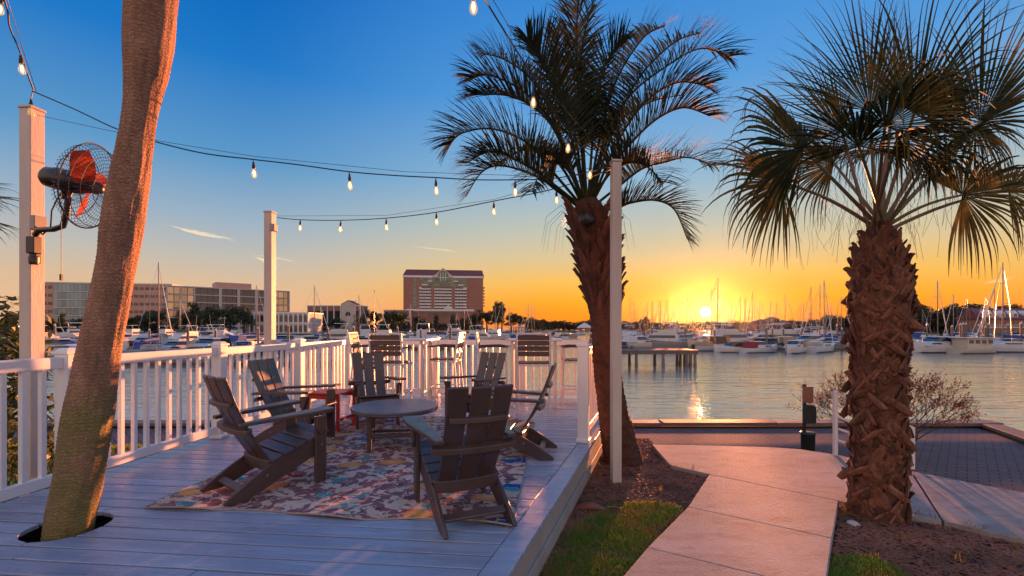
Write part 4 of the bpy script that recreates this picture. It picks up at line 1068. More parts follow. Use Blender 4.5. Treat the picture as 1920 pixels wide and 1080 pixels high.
# grass blades, mulch chips, tufts
def poly_world(pts, z): return [(gp(a, b, z).x, gp(a, b, z).y) for a, b in pts]
def blade(mb, x, y, z, h, rg, w=.0035, lean=.5):
    a = rg.uniform(0, 6.28); l = rg.uniform(0, lean)*h; dx, dy = math.cos(a)*l, math.sin(a)*l; b = a+rg.uniform(1, 2); wx, wy = math.cos(b)*w, math.sin(b)*w
    mb.add([(x-wx, y-wy, z), (x+wx, y+wy, z), (x+dx*.45+wx*.7, y+dy*.45+wy*.7, z+h*.6), (x+dx*.45-wx*.7, y+dy*.45-wy*.7, z+h*.6), (x+dx, y+dy, z+h)], [(0, 1, 2, 3), (3, 2, 4)])
rg = random.Random(3)
gpatch = [poly_world([(990, 1190), (1040, 1050), (1090, 990), (1140, 958), (1215, 945), (1276, 955), (1206, 1026), (1083, 1180)], BZ),
          poly_world([(1552, 1090), (1562, 1052), (1610, 1046), (1665, 1060), (1700, 1085), (1720, 1200), (1545, 1200)], BZ)]
for poly in gpatch: tag(P('lawn', MB().add([(x, y, BZ+.008) for x, y in poly], [tuple(range(len(poly)))]), lawn_mat), kind='structure')
mb = MB()
for poly in gpatch:
    x0, x1 = min(p[0] for p in poly), max(p[0] for p in poly); y0, y1 = min(p[1] for p in poly), max(p[1] for p in poly)
    n = int((x1-x0)*(y1-y0)*48000)
    for k in range(n):
        x, y = rg.uniform(x0, x1), rg.uniform(y0, y1)
        dn = noise.noise(V((x*4, y*4, 0)))
        jx, jy = x+rg.gauss(0, .05), y+rg.gauss(0, .05)
        if not inside(jx, jy, poly): continue
        if rg.random() > .55+1.0*(dn+.35): continue
        blade(mb, x, y, BZ, rg.uniform(.018, .045), rg, .0032)
tag(P('grass', mb, grass_mat, normals=False), 'short patchy lawn grass between the deck and the concrete path', 'grass', kind='stuff')
mb = MB()
for k in range(26000):
    x, y = rg.uniform(-9, -4.0), rg.uniform(1.5, 6.8)
    blade(mb, x, y, ground_z(x, y)-.005, rg.uniform(.03, .07), rg, .006)
tag(P('grass', mb, grass_mat, normals=False), 'lawn grass seen through the balusters left of the deck', 'grass', kind='stuff')
mb = MB()
for poly in (poly_world(bed1, BZ), poly_world(bed2, BZ)):
    x0, x1 = min(p[0] for p in poly), max(p[0] for p in poly); y0, y1 = min(p[1] for p in poly), max(p[1] for p in poly)
    for k in range(int((x1-x0)*(y1-y0)*2600)):
        x, y = rg.uniform(x0, x1), rg.uniform(y0, y1)
        if not inside(x, y, poly): continue
        l, w = rg.uniform(.016, .055), rg.uniform(.004, .012); a = rg.uniform(0, 3.14); tl = rg.uniform(-.25, .25)
        dx, dy = math.cos(a)*l, math.sin(a)*l; wx, wy = -math.sin(a)*w, math.cos(a)*w; z = BZ+rg.uniform(.004, .016)
        mb.add([(x-dx-wx, y-dy-wy, z-tl*l), (x+dx-wx, y+dy-wy, z+tl*l), (x+dx+wx, y+dy+wy, z+tl*l), (x-dx+wx, y-dy+wy, z-tl*l), (x, y, z+.006)], [(0, 1, 4), (1, 2, 4), (2, 3, 4), (3, 0, 4)])
tag(P('mulch', mb, chip_mat, normals=False), 'dark red bark chips covering the planting beds', 'mulch', kind='stuff')
tuft_mat = M('yellow_tuft', (.22, .19, .03), (.30, .16, .03), scale=8, rough=.6, transl=.35)
mb = MB()
for (px, py) in ((1585, 968), (1578, 962), (1712, 972), (1722, 976), (1752, 984), (1806, 994), (1818, 998), (1845, 1004), (1690, 1015), (1796, 1058), (1905, 1030), (1240, 925), (1255, 880), (1300, 884), (1120, 900)):
    p = gp(px, py, BZ)
    for k in range(7): blade(mb, p.x+rg.uniform(-.02, .02), p.y+rg.uniform(-.02, .02), BZ, rg.uniform(.05, .11), rg, .004, .8)
tag(P('weeds', mb, tuft_mat, normals=False), 'yellowing weed tufts along the edge of the concrete path', 'weeds', kind='stuff')
# dry leaf litter blown over beds, path edge and deck corner
mb = MB()
for k in range(420):
    px, py = rg.uniform(1030, 1900), rg.uniform(850, 1075)
    p = gp(px, py, PZ)
    on_path = any(inside(px, py, q_) for q_ in ([(1165, 1080), (1330, 889), (1573, 939), (1550, 1080)], [(1222, 833), (1566, 852), (1573, 939), (1330, 889)]))
    in_bed = inside(px, py, bed1) or inside(px, py, bed2)
    if on_path: continue
    if not in_bed and not (on_path and rg.random() < .0): continue
    z = (PZ if on_path else BZ)+.008; p = gp(px, py, z); s_ = rg.uniform(.012, .028); a = rg.uniform(0, 6.28); t = V((math.cos(a), math.sin(a), rg.uniform(-.2, .2))); b = V((-math.sin(a), math.cos(a), rg.uniform(-.2, .2)))
    mb.add([p-t*s_, p-b*s_*.4, p+t*s_, p+b*s_*.4, p+V((0, 0, .006))], [(0, 1, 4), (1, 2, 4), (2, 3, 4), (3, 0, 4)])
tag(P('leaf_litter', mb, M('dry_leaf', (.30, .13, .06), (.20, .12, .05), scale=6, rough=.8), normals=False), 'scattered dry brown leaves on the beds and path', 'leaf litter', kind='stuff')
# ================================================================= FAR SHORE
shore_mat = M('shore_ground', (.09, .085, .05), (.06, .065, .03), scale=.05, rough=.95)
SZ = -1.9
mb = MB().prism([(-900, 205), (-90, 205), (-40, 260), (-20, 330), (25, 380), (130, 440), (215, 440), (165, 270), (175, 188), (900, 188), (900, 1500), (-900, 1500)], -4.5, SZ)
tag(P('far_shore', mb, shore_mat), kind='structure')

brick_red = M('red_brick', (.36, .17, .12), (.30, .14, .10), scale=.4, rough=.85)
roof_red = M('red_roof', (.20, .06, .05), (.16, .05, .042), scale=.5, rough=.7)
stucco = M('cream_stucco', (.58, .50, .44), (.52, .45, .40), scale=.3, rough=.85)
pink_stucco = M('pink_stucco', (.60, .34, .25), (.54, .31, .23), scale=.3, rough=.85)
white_trim = M('white_trim', (.76, .72, .68), rough=.7)
glass_dark = M('window_glass', (.035, .04, .042), rough=.06, spec=.9, rand=.35)
glass_gold = M('reflective_glass', (.42, .36, .26), rough=.08, metal=.85, rand=.25)
glass_blue = M('blue_glass', (.16, .24, .30), rough=.08, metal=.75, rand=.2)
glass_green = M('green_glass', (.12, .18, .16), rough=.1, metal=.6, rand=.25)
grey_roof = M('grey_roof', (.20, .19, .19), rough=.9)
panes = {}
def pane(parent, mat, c, w, h, d=.12):
    k = (mat.name, round(w, 2), round(h, 2), d)
    if k not in panes: panes[k] = MB().box((0, 0, 0), (w, d, h)).mesh('window', mat)
    return O('window', panes[k], parent, c)

# ---- hotel (local x to the right, y away from us, z up)
HD = 450.0; hs = HD/FPX/4.8                       # metres per enlarged-photo pixel
def hx(zx): return (zx-1300)*hs
hb = SZ
def hz(zy): return CZ+(HY-(500+zy/4.8))/FPX*HD-hb
ho = V(((560+1300/4.8-960)/FPX*HD, HD, hb))
hotel = thing('hotel', 'tall red brick hotel with arched gable window and white balconies', 'building', ho, R(7))
P('wall', MB().prism([(hx(950), 0), (hx(1660), 0), (hx(1660), 22), (hx(950), 22)], 0, hz(100)), brick_red, hotel)
P('cornice', MB().prism([(hx(945), -.8), (hx(1668), -.8), (hx(1668), 22.8), (hx(945), 22.8)], hz(100), hz(82)), white_trim, hotel)
rf = P('roof', MB().add([(hx(945), -.9, hz(82)), (hx(1668), -.9, hz(82)), (hx(1668), 23, hz(82)), (hx(945), 23, hz(82)), (hx(968), 8, hz(20)), (hx(1655), 8, hz(20)), (hx(1655), 14, hz(20)), (hx(968), 14, hz(20))],
    [(0, 1, 5, 4), (1, 2, 6, 5), (2, 3, 7, 6), (3, 0, 4, 7), (4, 5, 6, 7)]), roof_red, hotel)
P('gable', MB().prism([(hx(1205), hz(100)), (hx(1390), hz(100)), (hx(1385), hz(82)), (hx(1355), hz(62)), (hx(1300), hz(10)), (hx(1245), hz(62)), (hx(1215), hz(82))], -1.6, 9, 'y'), stucco, hotel)
arch = [(hx(1300)+hs*45*math.cos(a), hz(78)+hs*40*math.sin(a)) for a in [math.pi*i/12 for i in range(13)]]
P('arched_window', MB().prism([(hx(1345), hz(135)), ]+arch+[(hx(1255), hz(135))], -1.9, -1.55, 'y'), glass_green, hotel)
for zx in (1278, 1300, 1322): P('mullion', MB().box((hx(zx), -1.95, hz(95)), (.5, .2, hs*78)), white_trim, hotel)
P('mullion', MB().box((hx(1300), -1.95, hz(100)), (hs*88, .2, .5)), white_trim, hotel)
for k in range(10): pane(hotel, glass_green, (hx(1050), -.1, hz(120+k*28)), hs*30, hs*22)
fl = [112, 140, 168, 195, 222, 249, 276, 303, 330, 357, 384]
for i, zy in enumerate(fl):
    if i < 3:
        for zx in range(1107, 1515, 25): 
            if abs(zx-1300) > 48 or i > 0: pane(hotel, glass_green, (hx(zx), -.12, hz(zy)), hs*22, hs*22)
    else:
        for a, b in ((1090, 1195), (1222, 1378), (1405, 1512)):
            P('balcony', MB().box((hx((a+b)/2), -.9, hz(zy+8)), (hs*(b-a), 1.8, hs*9)), white_trim, hotel)
            n = round((b-a)/26)
            for j in range(n): pane(hotel, glass_dark, (hx(a+(b-a)*(j+.5)/n), -.1, hz(zy-6)), hs*(b-a)/n*.78, hs*16)
for (a, b, zy) in ((1090, 1112, 192), (1112, 1165, 165), (1165, 1205, 132), (1392, 1435, 132), (1435, 1480, 165), (1480, 1512, 192)):
    P('stepped_parapet', MB().box((hx((a+b)/2), -.95, hz(zy)), (hs*(b-a), 1.7, hs*9)), white_trim, hotel)
for i in range(7): P('side_balcony', MB().box((hx(1662)+.8, 9, hz(180+i*28)), (1.6, 12, hs*10)), stucco, hotel)
P('podium', MB().prism([(hx(1015), -34), (hx(1560), -34), (hx(1560), -1), (hx(1015), -1)], 0, hz(412)), brick_red, hotel)
P('podium_cornice', MB().prism([(hx(1010), -34.8), (hx(1566), -34.8), (hx(1566), -.5), (hx(1010), -.5)], hz(412), hz(395)), white_trim, hotel)
P('pediment', MB().prism([(hx(1310), hz(395)), (hx(1395), hz(395)), (hx(1352), hz(358))], -35, -6, 'y'), white_trim, hotel)
for k in range(14): pane(hotel, glass_dark, (hx(1195+k*17), -34.1, hz(440)), hs*12, hs*38)
P('awning', MB().box((hx(1100), -35.6, hz(488)), (hs*110, 3, .6)), white_trim, hotel)

# ---- glass office block
p0 = V(((313-960)/FPX*225, 225, SZ)); p1 = V(((542-960)/FPX*262, 262, SZ)); dv = p1-p0; W = dv.length
off = thing('office_building', 'wide glass office block with pale floor bands and rooftop penthouse', 'building', p0, math.atan2(dv.y, dv.x))
OH = 23.5; NF = 6; fh = OH/NF
P('wall', MB().box((W/2, 13, OH/2), (W-.6, 24, OH)), grey_roof, off)
for i in range(NF+1): P('floor_band', MB().box((W/2, 12.6, i*fh), (W+.3, 26, .55)), stucco, off)
cols = 20; cw = W/cols
for c in range(cols):
    for i in range(NF): pane(off, glass_gold if (c < 4 or c > 16) else glass_dark, (cw*(c+.5), .9, fh*(i+.5)), cw*.90, fh*.80)
for c in (0, 2, 4, 8, 11, 14, 17, 20): P('pier', MB().box((cw*c, .2, OH/2), (1.3 if c in (8, 11, 14) else .6, 1.4, OH+.5)), stucco, off)
for i in range(NF):
    for j in range(6): 
        w_ = pane(off, glass_gold, (-.35, 2.5+j*4, fh*(i+.5)), 3.6, fh*.8); w_.rotation_euler = (0, 0, R(90)); w_.location.x = .2
P('penthouse', MB().box((W*.53, 12, OH+1.9), (W*.30, 12, 3.6)), pink_stucco, off)

# ---- long pink building at far left with blue glass bay
q0 = V(((66-960)/FPX*285, 285, SZ)); q1 = V(((322-960)/FPX*300, 300, SZ)); dv = q1-q0; W = dv.length
pk = thing('office_building', 'long pinkish building with ribbon windows and blue glass bay, far left', 'building', q0, math.atan2(dv.y, dv.x))
PH = 30.5; NF = 6; fh = PH/NF
P('wall', MB().box((W/2, 12, PH/2), (W, 24, PH)), pink_stucco, pk)
P('parapet', MB().box((W/2, 12, PH+.5), (W+.8, 24.8, 1.0)), stucco, pk)
for i in range(NF):
    for c in range(24):
        x = W*(c+.5)/24
        if .14 < x/W < .44: continue
        if i == 0 and c % 2: continue
        pane(pk, glass_dark, (x, -.06, fh*(i+.55)), W/24*.72, fh*.36)
for i in range(NF):
    for c in range(10): pane(pk, glass_blue, (W*(.15+.285*(c+.5)/10), -1.2, fh*(i+.5)), W*.0265, fh*.84, 2.0)
    P('spandrel', MB().box((W*.2925, -.9, fh*i+.1), (W*.29, 2.2, .5)), white_trim, pk)
P('roof_house', MB().box((W*.42, 12, PH+2.6), (9, 8, 3.2)), grey_roof, pk)

# ---- low buildings
def low(name, label, px0, px1, topy, d, floors, cols, wall, glass, piers, gable=None):
    a = V(((px0-960)/FPX*d, d, SZ)); W = (px1-px0)/FPX*d; Hh = CZ+(HY-topy)/FPX*d-SZ
    r = thing(name, label, 'building', a)
    P('wall', MB().box((W/2, 8, Hh/2), (W, 16, Hh)), wall, r)
    P('roof_edge', MB().box((W/2, 8, Hh+.3), (W+1, 17, .7)), white_trim, r)
    fh = Hh/floors
    for i in range(floors):
        if i: P('floor_band', MB().box((W/2, 7.9, fh*i), (W+.3, 16.4, .5)), white_trim, r)
        for c in range(cols): pane(r, glass, (W*(c+.5)/cols, -.05, fh*(i+.5)), W/cols*.74, fh*.62)
    for c in range(0, cols+1, piers): P('pier', MB().box((W*c/cols, -.2, Hh/2), (.6, .7, Hh)), white_trim, r)
    if gable:
        gx = (gable-px0)/FPX*d; gh = 4.0
        P('gable', MB().prism([(gx-5, 0), (gx+5, 0), (gx+5, Hh+1.5), (gx, Hh+gh), (gx-5, Hh+1.5)], -1.2, 9, 'y'), stucco, r)
        P('gable_roof', MB().add([(gx-5.6, -1.6, Hh+1.2), (gx, -1.6, Hh+gh+.3), (gx+5.6, -1.6, Hh+1.2), (gx-5.6, 10, Hh+1.2), (gx, 10, Hh+gh+.3), (gx+5.6, 10, Hh+1.2)], [(0, 1, 4, 3), (1, 2, 5, 4)]), roof_red, r)
        P('gable_window', MB().prism([(gx+2*math.cos(t), Hh*.62+2.8*math.sin(t)) for t in [math.pi*i/8 for i in range(9)]], -1.4, -1.2, 'y'), glass_dark, r)
    return r
low('clubhouse', 'low white-framed glass clubhouse right of the office block', 460, 578, 588, 215, 2, 13, stucco, glass_dark, 1)
low('brick_pavilion', 'long low brick building with white columns and a red gable', 577, 676, 574, 330, 1, 8, brick_red, glass_dark, 1, gable=654)
low('brick_annex', 'small flat-roofed brick annex beside the trees left of the hotel', 720, 768, 582, 400, 2, 5, brick_red, glass_dark, 5)

def hip(mb, x0, x1, y0, y1, z0, z1):
    m = min(x1-x0, y1-y0)/2
    mb.add([(x0, y0, z0), (x1, y0, z0), (x1, y1, z0), (x0, y1, z0), (x0+m, (y0+y1)/2, z1), (x1-m, (y0+y1)/2, z1)], [(0, 1, 5, 4), (1, 2, 5), (2, 3, 4, 5), (3, 0, 4)])
    return mb
cd = 300.0; co = V(((1418-960)/FPX*cd, cd, SZ)); W = 74/FPX*cd
ch = thing('waterfront_house', 'dark hip-roofed waterfront house with a lookout, right of the sun', 'building', co)
P('wall', MB().box((W*.25, 6, 2.6), (W*.44, 11, 5.2)).box((W*.78, 6, 2.4), (W*.40, 11, 4.8)).box((W*.52, 6, 4.2), (W*.22, 9, 8.4)), brick_red, ch)
P('roof', hip(hip(hip(MB(), -1, W*.5, -.8, 13, 5.2, 8.6), W*.56, W+1, -.8, 13, 4.8, 8.0), W*.40, W*.65, .5, 12, 8.4, 10.2), roof_red, ch)
for k in range(6): pane(ch, glass_dark, (W*(.06+.16*k), .42, 2.6), 1.8, 1.8)
for k in range(3): pane(ch, glass_dark, (W*(.45+.07*k), 1.45, 6.9), 1.2, 1.3)

bd = 185.0; bo = V(((1846-960)/FPX*bd, bd, SZ)); W = 26.0
bh = thing('brick_house', 'brick shoreline house with white dormers at the right edge', 'building', bo)
P('wall', MB().box((W/2, 6, 3.2), (W, 11, 6.4)), brick_red, bh)
P('roof', MB().add([(-.8, -.6, 6.4), (W+.8, -.6, 6.4), (W+.8, 12.6, 6.4), (-.8, 12.6, 6.4), (-.8, 6, 11), (W+.8, 6, 11)], [(0, 1, 5, 4), (2, 3, 4, 5), (1, 2, 5), (3, 0, 4)]), roof_red, bh)
for k in range(5):
    x = 2.6+k*5.2
    dm = P('dormer', MB().prism([(x-1.1, 6.9), (x+1.1, 6.9), (x+1.1, 8.6), (x, 9.9), (x-1.1, 8.6)], .4, 4.5, 'y'), white_trim, bh)
    P('dormer_glass', MB().box((x, .36, 7.9), (1.3, .08, 1.3)), glass_dark, dm)
    pane(bh, glass_dark, (x, .42, 4.6), 1.5, 1.7); pane(bh, glass_dark, (x, .42, 1.6), 1.5, 1.8)
P('porch_rail', MB().box((W/2, -2, 3.0), (W, .2, .3)).box((W/2, -2, 3.9), (W, .15, .15)), white_trim, bh)

# ---- trees
rg = random.Random(77)
def tree_meshes(kind):
    mb = MB(); bl = []
    if kind == 0:   # broad oak
        for k in range(16): a = rg.uniform(0, 6.28); q = rg.random(); bl.append(((math.cos(a)*3.2*q, math.sin(a)*3.2*q, rg.uniform(4, 8.2)-q), rg.uniform(1.1, 2.0), rg.uniform(.8, 1.4), 1))
    elif kind == 1: # upright
        for k in range(13): a = rg.uniform(0, 6.28); q = rg.random()*1.6; bl.append(((math.cos(a)*q, math.sin(a)*q, rg.uniform(3, 9.4)), rg.uniform(.8, 1.5), rg.uniform(.9, 1.5), 1))
    else:           # wide low
        for k in range(16): a = rg.uniform(0, 6.28); q = rg.random(); bl.append(((math.cos(a)*4.4*q, math.sin(a)*3*q, rg.uniform(2, 6.0)-q), rg.uniform(1.1, 1.9), rg.uniform(.8, 1.3), 1))
    leaf_cloud(mb, bl, 1500, .42, rg)
    tk = MB().tube([(0, 0, -.2), (.1, 0, 2), (0, .1, 4.5), (.2, 0, 7)], [.35, .28, .2, .06], 7)
    for k in range(5):
        a = rg.uniform(0, 6.28); tk.tube([(0, 0, 2.5+.4*k), (math.cos(a)*1.2, math.sin(a)*1.2, 4.2+.4*k), (math.cos(a)*2.2, math.sin(a)*2.2, 5.6+.3*k)], [.14, .09, .03], 5)
    return mb.mesh('crown', far_leaf, normals=False), tk.mesh('trunk', bark)
TM = [tree_meshes(k) for k in (0, 1, 2, 0, 2)]
def tree(px, topy, d, kind, label, wx=1.0, dark=False):
    Hh = CZ+(HY-topy)/FPX*d-SZ; s = Hh/9.3 if kind != 2 and kind != 4 else Hh/6.9
    r = thing('tree', label, 'tree', ((px-960)/FPX*d, d, SZ), rg.uniform(0, 6.28), 'trees on the far shore'); r.scale = (s*wx, s*wx, s)
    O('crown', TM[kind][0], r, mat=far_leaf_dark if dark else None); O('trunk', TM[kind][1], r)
LT = 'dark green tree standing before the glass office block'
for px, ty, k, w in ((362, 572, 1, 1.0), (384, 578, 0, .9), (404, 566, 0, 1.0), (430, 566, 0, 1.1), (458, 570, 3, 1.0), (345, 588, 2, 1.0)): tree(px, ty, 206, k, LT, w)
LT = 'low tree before the pinkish building at far left'
for px, ty, k, w in ((268, 580, 0, .9), (297, 574, 0, 1.0), (248, 592, 2, 1), (225, 592, 2, 1), (150, 594, 2, .9), (118, 590, 1, .9), (95, 594, 2, 1)): tree(px, ty, 225, k, LT, w)
LT = 'shoreline tree between the office block and the hotel'
for px, ty, k, w in ((598, 596, 2, 1), (632, 594, 2, 1), (672, 586, 0, .9), (703, 576, 0, 1.1), (727, 582, 3, 1), (752, 578, 0, 1.0), (782, 590, 2, .8), (818, 592, 1, .9), (850, 592, 1, .9), (870, 594, 2, .8)): tree(px, ty, 300, k, LT, w)
LT = 'dark tree in the clump right of the hotel'
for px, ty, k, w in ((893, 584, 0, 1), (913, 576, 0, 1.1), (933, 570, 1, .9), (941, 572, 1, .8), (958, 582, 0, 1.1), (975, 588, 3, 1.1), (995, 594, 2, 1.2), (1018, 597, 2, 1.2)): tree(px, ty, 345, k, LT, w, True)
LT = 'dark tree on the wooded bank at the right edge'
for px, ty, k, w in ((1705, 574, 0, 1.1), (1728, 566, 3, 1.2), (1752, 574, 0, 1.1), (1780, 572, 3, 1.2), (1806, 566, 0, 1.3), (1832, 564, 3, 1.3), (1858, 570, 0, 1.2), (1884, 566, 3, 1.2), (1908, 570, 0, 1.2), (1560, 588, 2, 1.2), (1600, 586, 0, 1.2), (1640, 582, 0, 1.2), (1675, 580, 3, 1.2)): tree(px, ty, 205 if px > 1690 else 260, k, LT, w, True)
tree(1207, 590, 330, 0, 'round lone treetop above the far bank, left of the sun', .8, True)
def wood(label, spans, n, size):
    mb = MB()
    for k in range(n):
        px0, px1, d0, d1, h = spans[rg.randrange(len(spans))]; f = rg.random(); d = rg.uniform(d0, d1); px = px0+(px1-px0)*f
        x = (px-960)/FPX*d
        hh = h*(.62+.38*noise.noise(V((x*.06, d*.06, 1)))+.18*noise.noise(V((x*.25, d*.2, 4)))); z = SZ+hh*rg.random()**.6
        t = V((rg.gauss(0, 1), rg.gauss(0, 1), rg.gauss(0, 1))).normalized(); u = t.cross(V((rg.gauss(0, 1), rg.gauss(0, 1), 1))).normalized(); s = size*rg.uniform(.6, 1.4); p = V((x, d, z))
        mb.add([p-t*s, p-u*s*.6, p+t*s, p+u*s*.6], [(0, 1, 2, 3)])
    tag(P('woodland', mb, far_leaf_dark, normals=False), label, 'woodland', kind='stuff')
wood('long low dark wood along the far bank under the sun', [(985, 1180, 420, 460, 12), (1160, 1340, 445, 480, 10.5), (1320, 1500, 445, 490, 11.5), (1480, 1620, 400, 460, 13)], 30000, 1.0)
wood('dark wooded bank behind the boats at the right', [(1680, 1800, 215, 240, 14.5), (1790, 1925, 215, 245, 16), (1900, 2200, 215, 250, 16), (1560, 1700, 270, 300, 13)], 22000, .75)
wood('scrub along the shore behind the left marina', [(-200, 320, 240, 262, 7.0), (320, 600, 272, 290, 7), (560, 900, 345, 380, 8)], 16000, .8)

# ================================================================= MARINA
gel_white = M('white_gelcoat', (.58, .58, .58), (.52, .52, .52), scale=.6, rough=.25, rand=.06)
gel_cream = M('cream_gelcoat', (.55, .48, .38), rough=.35, rand=.08)
HULLS = [M('navy_gelcoat', (.02, .03, .07), rough=.3), M('grey_gelcoat', (.22, .23, .24), rough=.35), M('oxblood_gelcoat', (.16, .03, .03), rough=.35), gel_cream]
boot_blue = M('boot_stripe', (.02, .03, .07), rough=.4)
cabin_glass = M('cabin_glass', (.012, .014, .018), rough=.08, spec=.8)
canvas = {k: M(k+'_canvas', c, rough=.8) for k, c in (('blue', (.03, .07, .25)), ('black', (.015, .015, .018)), ('red', (.30, .03, .025)), ('white', (.6, .6, .58)), ('tan', (.35, .22, .12)), ('green', (.03, .12, .09)))}
mast_alu = M('mast_aluminium', (.30, .26, .23), rough=.6, spec=.2)
steel = M('stainless', (.55, .55, .55), rough=.25, metal=.9)
def hull_mb(L_, B, fb, rise, flare=.1):
    st_ = []; N_ = 12
    for i in range(N_+1):
        t = i/N_; x = -L_/2+L_*t
        b = B/2*(.92+.08*math.sin(math.pi*min(t*1.6, 1)))*max(.02, 1-max(0, (t-.45)/.55)**2.1)
        z = fb+rise*max(0, t-.25)**1.6*1.6; xb = x-flare*L_*.6*max(0, t-.6)
        st_.append([(x, -b, z), (x*.995+.005*xb, -b*.97, z*.6), (xb, -b*.84, .12), (xb, -b*.3, -.25), (xb, b*.3, -.25), (xb, b*.84, .12), (x*.995+.005*xb, b*.97, z*.6), (x, b, z), (x, b*.9, z+.02), (x, -b*.9, z+.02)])
    n = 10; mb = MB(); mb.add([p for s in st_ for p in s], [(i*n+j, i*n+(j+1) % n, (i+1)*n+(j+1) % n, (i+1)*n+j) for i in range(N_) for j in range(n)]+[tuple(range(n)), tuple(range(N_*n, (N_+1)*n))])
    return mb
def tapered(mb, x0, x1, y, z0, z1, fr, bk, ty=.85):   # cabin block with raked front and rear
    mb.add([(x0, -y, z0), (x1, -y, z0), (x1, y, z0), (x0, y, z0), (x0+bk, -y*ty, z1), (x1-fr, -y*ty, z1), (x1-fr, y*ty, z1), (x0+bk, y*ty, z1)],
           [(0, 1, 2, 3), (4, 5, 6, 7), (0, 1, 5, 4), (1, 2, 6, 5), (2, 3, 7, 6), (3, 0, 4, 7)]); return mb
def rail(mb, L_, B, fb, rise, x0f=.05):
    top = []
    for i in range(9):
        t = .45+.54*i/8; b = B/2*max(.02, 1-max(0, (t-.45)/.55)**2.1)*.92; z = fb+rise*max(0, t-.25)**1.6*1.6
        top.append((V((-L_/2+L_*t, b, z)), V((-L_/2+L_*t, -b, z))))
    for s in (0, 1):
        mb.tube([p[s]+V((0, 0, .6)) for p in top], .022, 4, False)
        for p in top[::2]: mb.tube([p[s], p[s]+V((0, 0, .6))], .018, 4, False)
    return mb
def make_boat(kind):
    r = thing('boat', '', 'boat')
    if kind == 'cruiser':
        L_, B = 9.0, 3.1; P('hull', hull_mb(L_, B, 1.05, .75), gel_white, r, smooth=False)
        P('boot_stripe', MB().box((-.4, 0, .13), (L_*.80, B*.875, .10)), boot_blue, r)
        P('cabin', tapered(MB(), -1.6, 3.0, 1.2, 1.1, 1.75, 1.5, .1), gel_white, r)
        P('windscreen', tapered(MB(), -1.4, 1.3, 1.08, 1.75, 2.35, .9, .1, .85), cabin_glass, r)
        P('hardtop', tapered(MB(), -2.2, .6, 1.05, 2.36, 2.48, .2, .1), gel_white, r)
        P('canvas_top', tapered(MB(), -3.9, -1.5, 1.15, 1.2, 2.38, .0, .5, .9), canvas['blue'], r)
        P('bow_rail', rail(MB(), L_, B, 1.05, .75), steel, r)
        P('port_light', MB().box((1.2, 1.17, 1.42), (1.6, .1, .2)).box((1.2, -1.17, 1.42), (1.6, .1, .2)), cabin_glass, r)
    elif kind == 'flybridge':
        L_, B = 12.0, 3.9; P('hull', hull_mb(L_, B, 1.35, 1.0), gel_white, r)
        P('boot_stripe', MB().box((-.5, 0, .15), (L_*.80, B*.875, .14)), boot_blue, r)
        P('cabin', tapered(MB(), -3.4, 3.2, 1.55, 1.4, 2.9, 1.6, .2), gel_white, r)
        P('cabin_window', tapered(MB(), -2.9, 2.5, 1.52, 2.05, 2.6, .6, .1, .93), cabin_glass, r)
        P('flybridge', tapered(MB(), -3.2, 1.0, 1.4, 2.9, 3.7, .8, .1, .95), gel_white, r)
        P('fly_screen', tapered(MB(), -.4, .9, 1.25, 3.7, 4.1, .5, .2, .9), cabin_glass, r)
        P('radar_arch', MB().tube([(-2.6, -1.3, 3.6), (-3.1, -1.2, 4.9), (-3.1, 1.2, 4.9), (-2.6, 1.3, 3.6)], .09, 6), gel_white, r)
        P('bimini', tapered(MB(), -3.0, -.2, 1.25, 4.92, 5.02, .1, .1), canvas['white'], r)
        P('antenna', MB().tube([(-3.1, .9, 4.9), (-3.3, .9, 7.4)], .03, 4), steel, r)
        P('bow_rail', rail(MB(), L_, B, 1.35, 1.0), steel, r)
    elif kind == 'runabout':
        L_, B = 6.4, 2.4; P('hull', hull_mb(L_, B, .8, .5), gel_white, r)
        P('boot_stripe', MB().box((-.3, 0, .10), (L_*.8, B*.875, .08)), boot_blue, r)
        P('windscreen', tapered(MB(), -.5, .9, .95, .95, 1.45, .6, .1, .9), cabin_glass, r)
        P('cover', tapered(MB(), -3.0, -.3, 1.05, .82, 1.55, .1, .7, .75), canvas['blue'], r)
        P('outboard', MB().box((-3.4, 0, .7), (.45, .42, .8)).box((-3.35, 0, .15), (.2, .15, .9)), black_metal, r, bev=.05)
    elif kind == 'trawler':
        L_, B = 9.5, 3.7; P('hull', hull_mb(L_, B, 1.0, .7), gel_cream, r)
        P('boot_stripe', MB().box((-.4, 0, .13), (L_*.8, B*.875, .1)), boot_blue, r)
        P('cabin', MB().box((-.6, 0, 1.95), (5.4, 2.9, 1.9)), gel_cream, r, bev=.05)
        P('roof', MB().box((-.5, 0, 3.0), (6.6, 3.5, .16)), gel_cream, r, bev=.04)
        for k in range(4): P('window', MB().box((-2.5+k*1.35, 0, 2.3), (.95, 2.96, .7)), cabin_glass, r)
        P('front_window', MB().box((2.08, 0, 2.3), (.08, 2.3, .7)), cabin_glass, r)
        P('bow_rail', rail(MB(), L_, B, 1.0, .7), steel, r)
    else:           # sailboat, mast 13 m over the water
        L_, B = 10.0, 3.0; P('hull', hull_mb(L_, B, 1.0, .5, .14), gel_white, r)
        P('boot_stripe', MB().box((-.4, 0, .13), (L_*.78, B*.875, .09)), boot_blue, r)
        P('cabin', tapered(MB(), -1.6, 2.4, .95, 1.0, 1.55, .9, .1), gel_white, r)
        P('port_light', MB().box((.2, .92, 1.28), (2.2, .1, .16)).box((.2, -.92, 1.28), (2.2, .1, .16)), cabin_glass, r)
        P('mast', MB().tube([(.9, 0, 1.2), (.9, 0, 9), (.88, 0, 13)], [.085, .08, .055], 8), mast_alu, r, smooth=True)
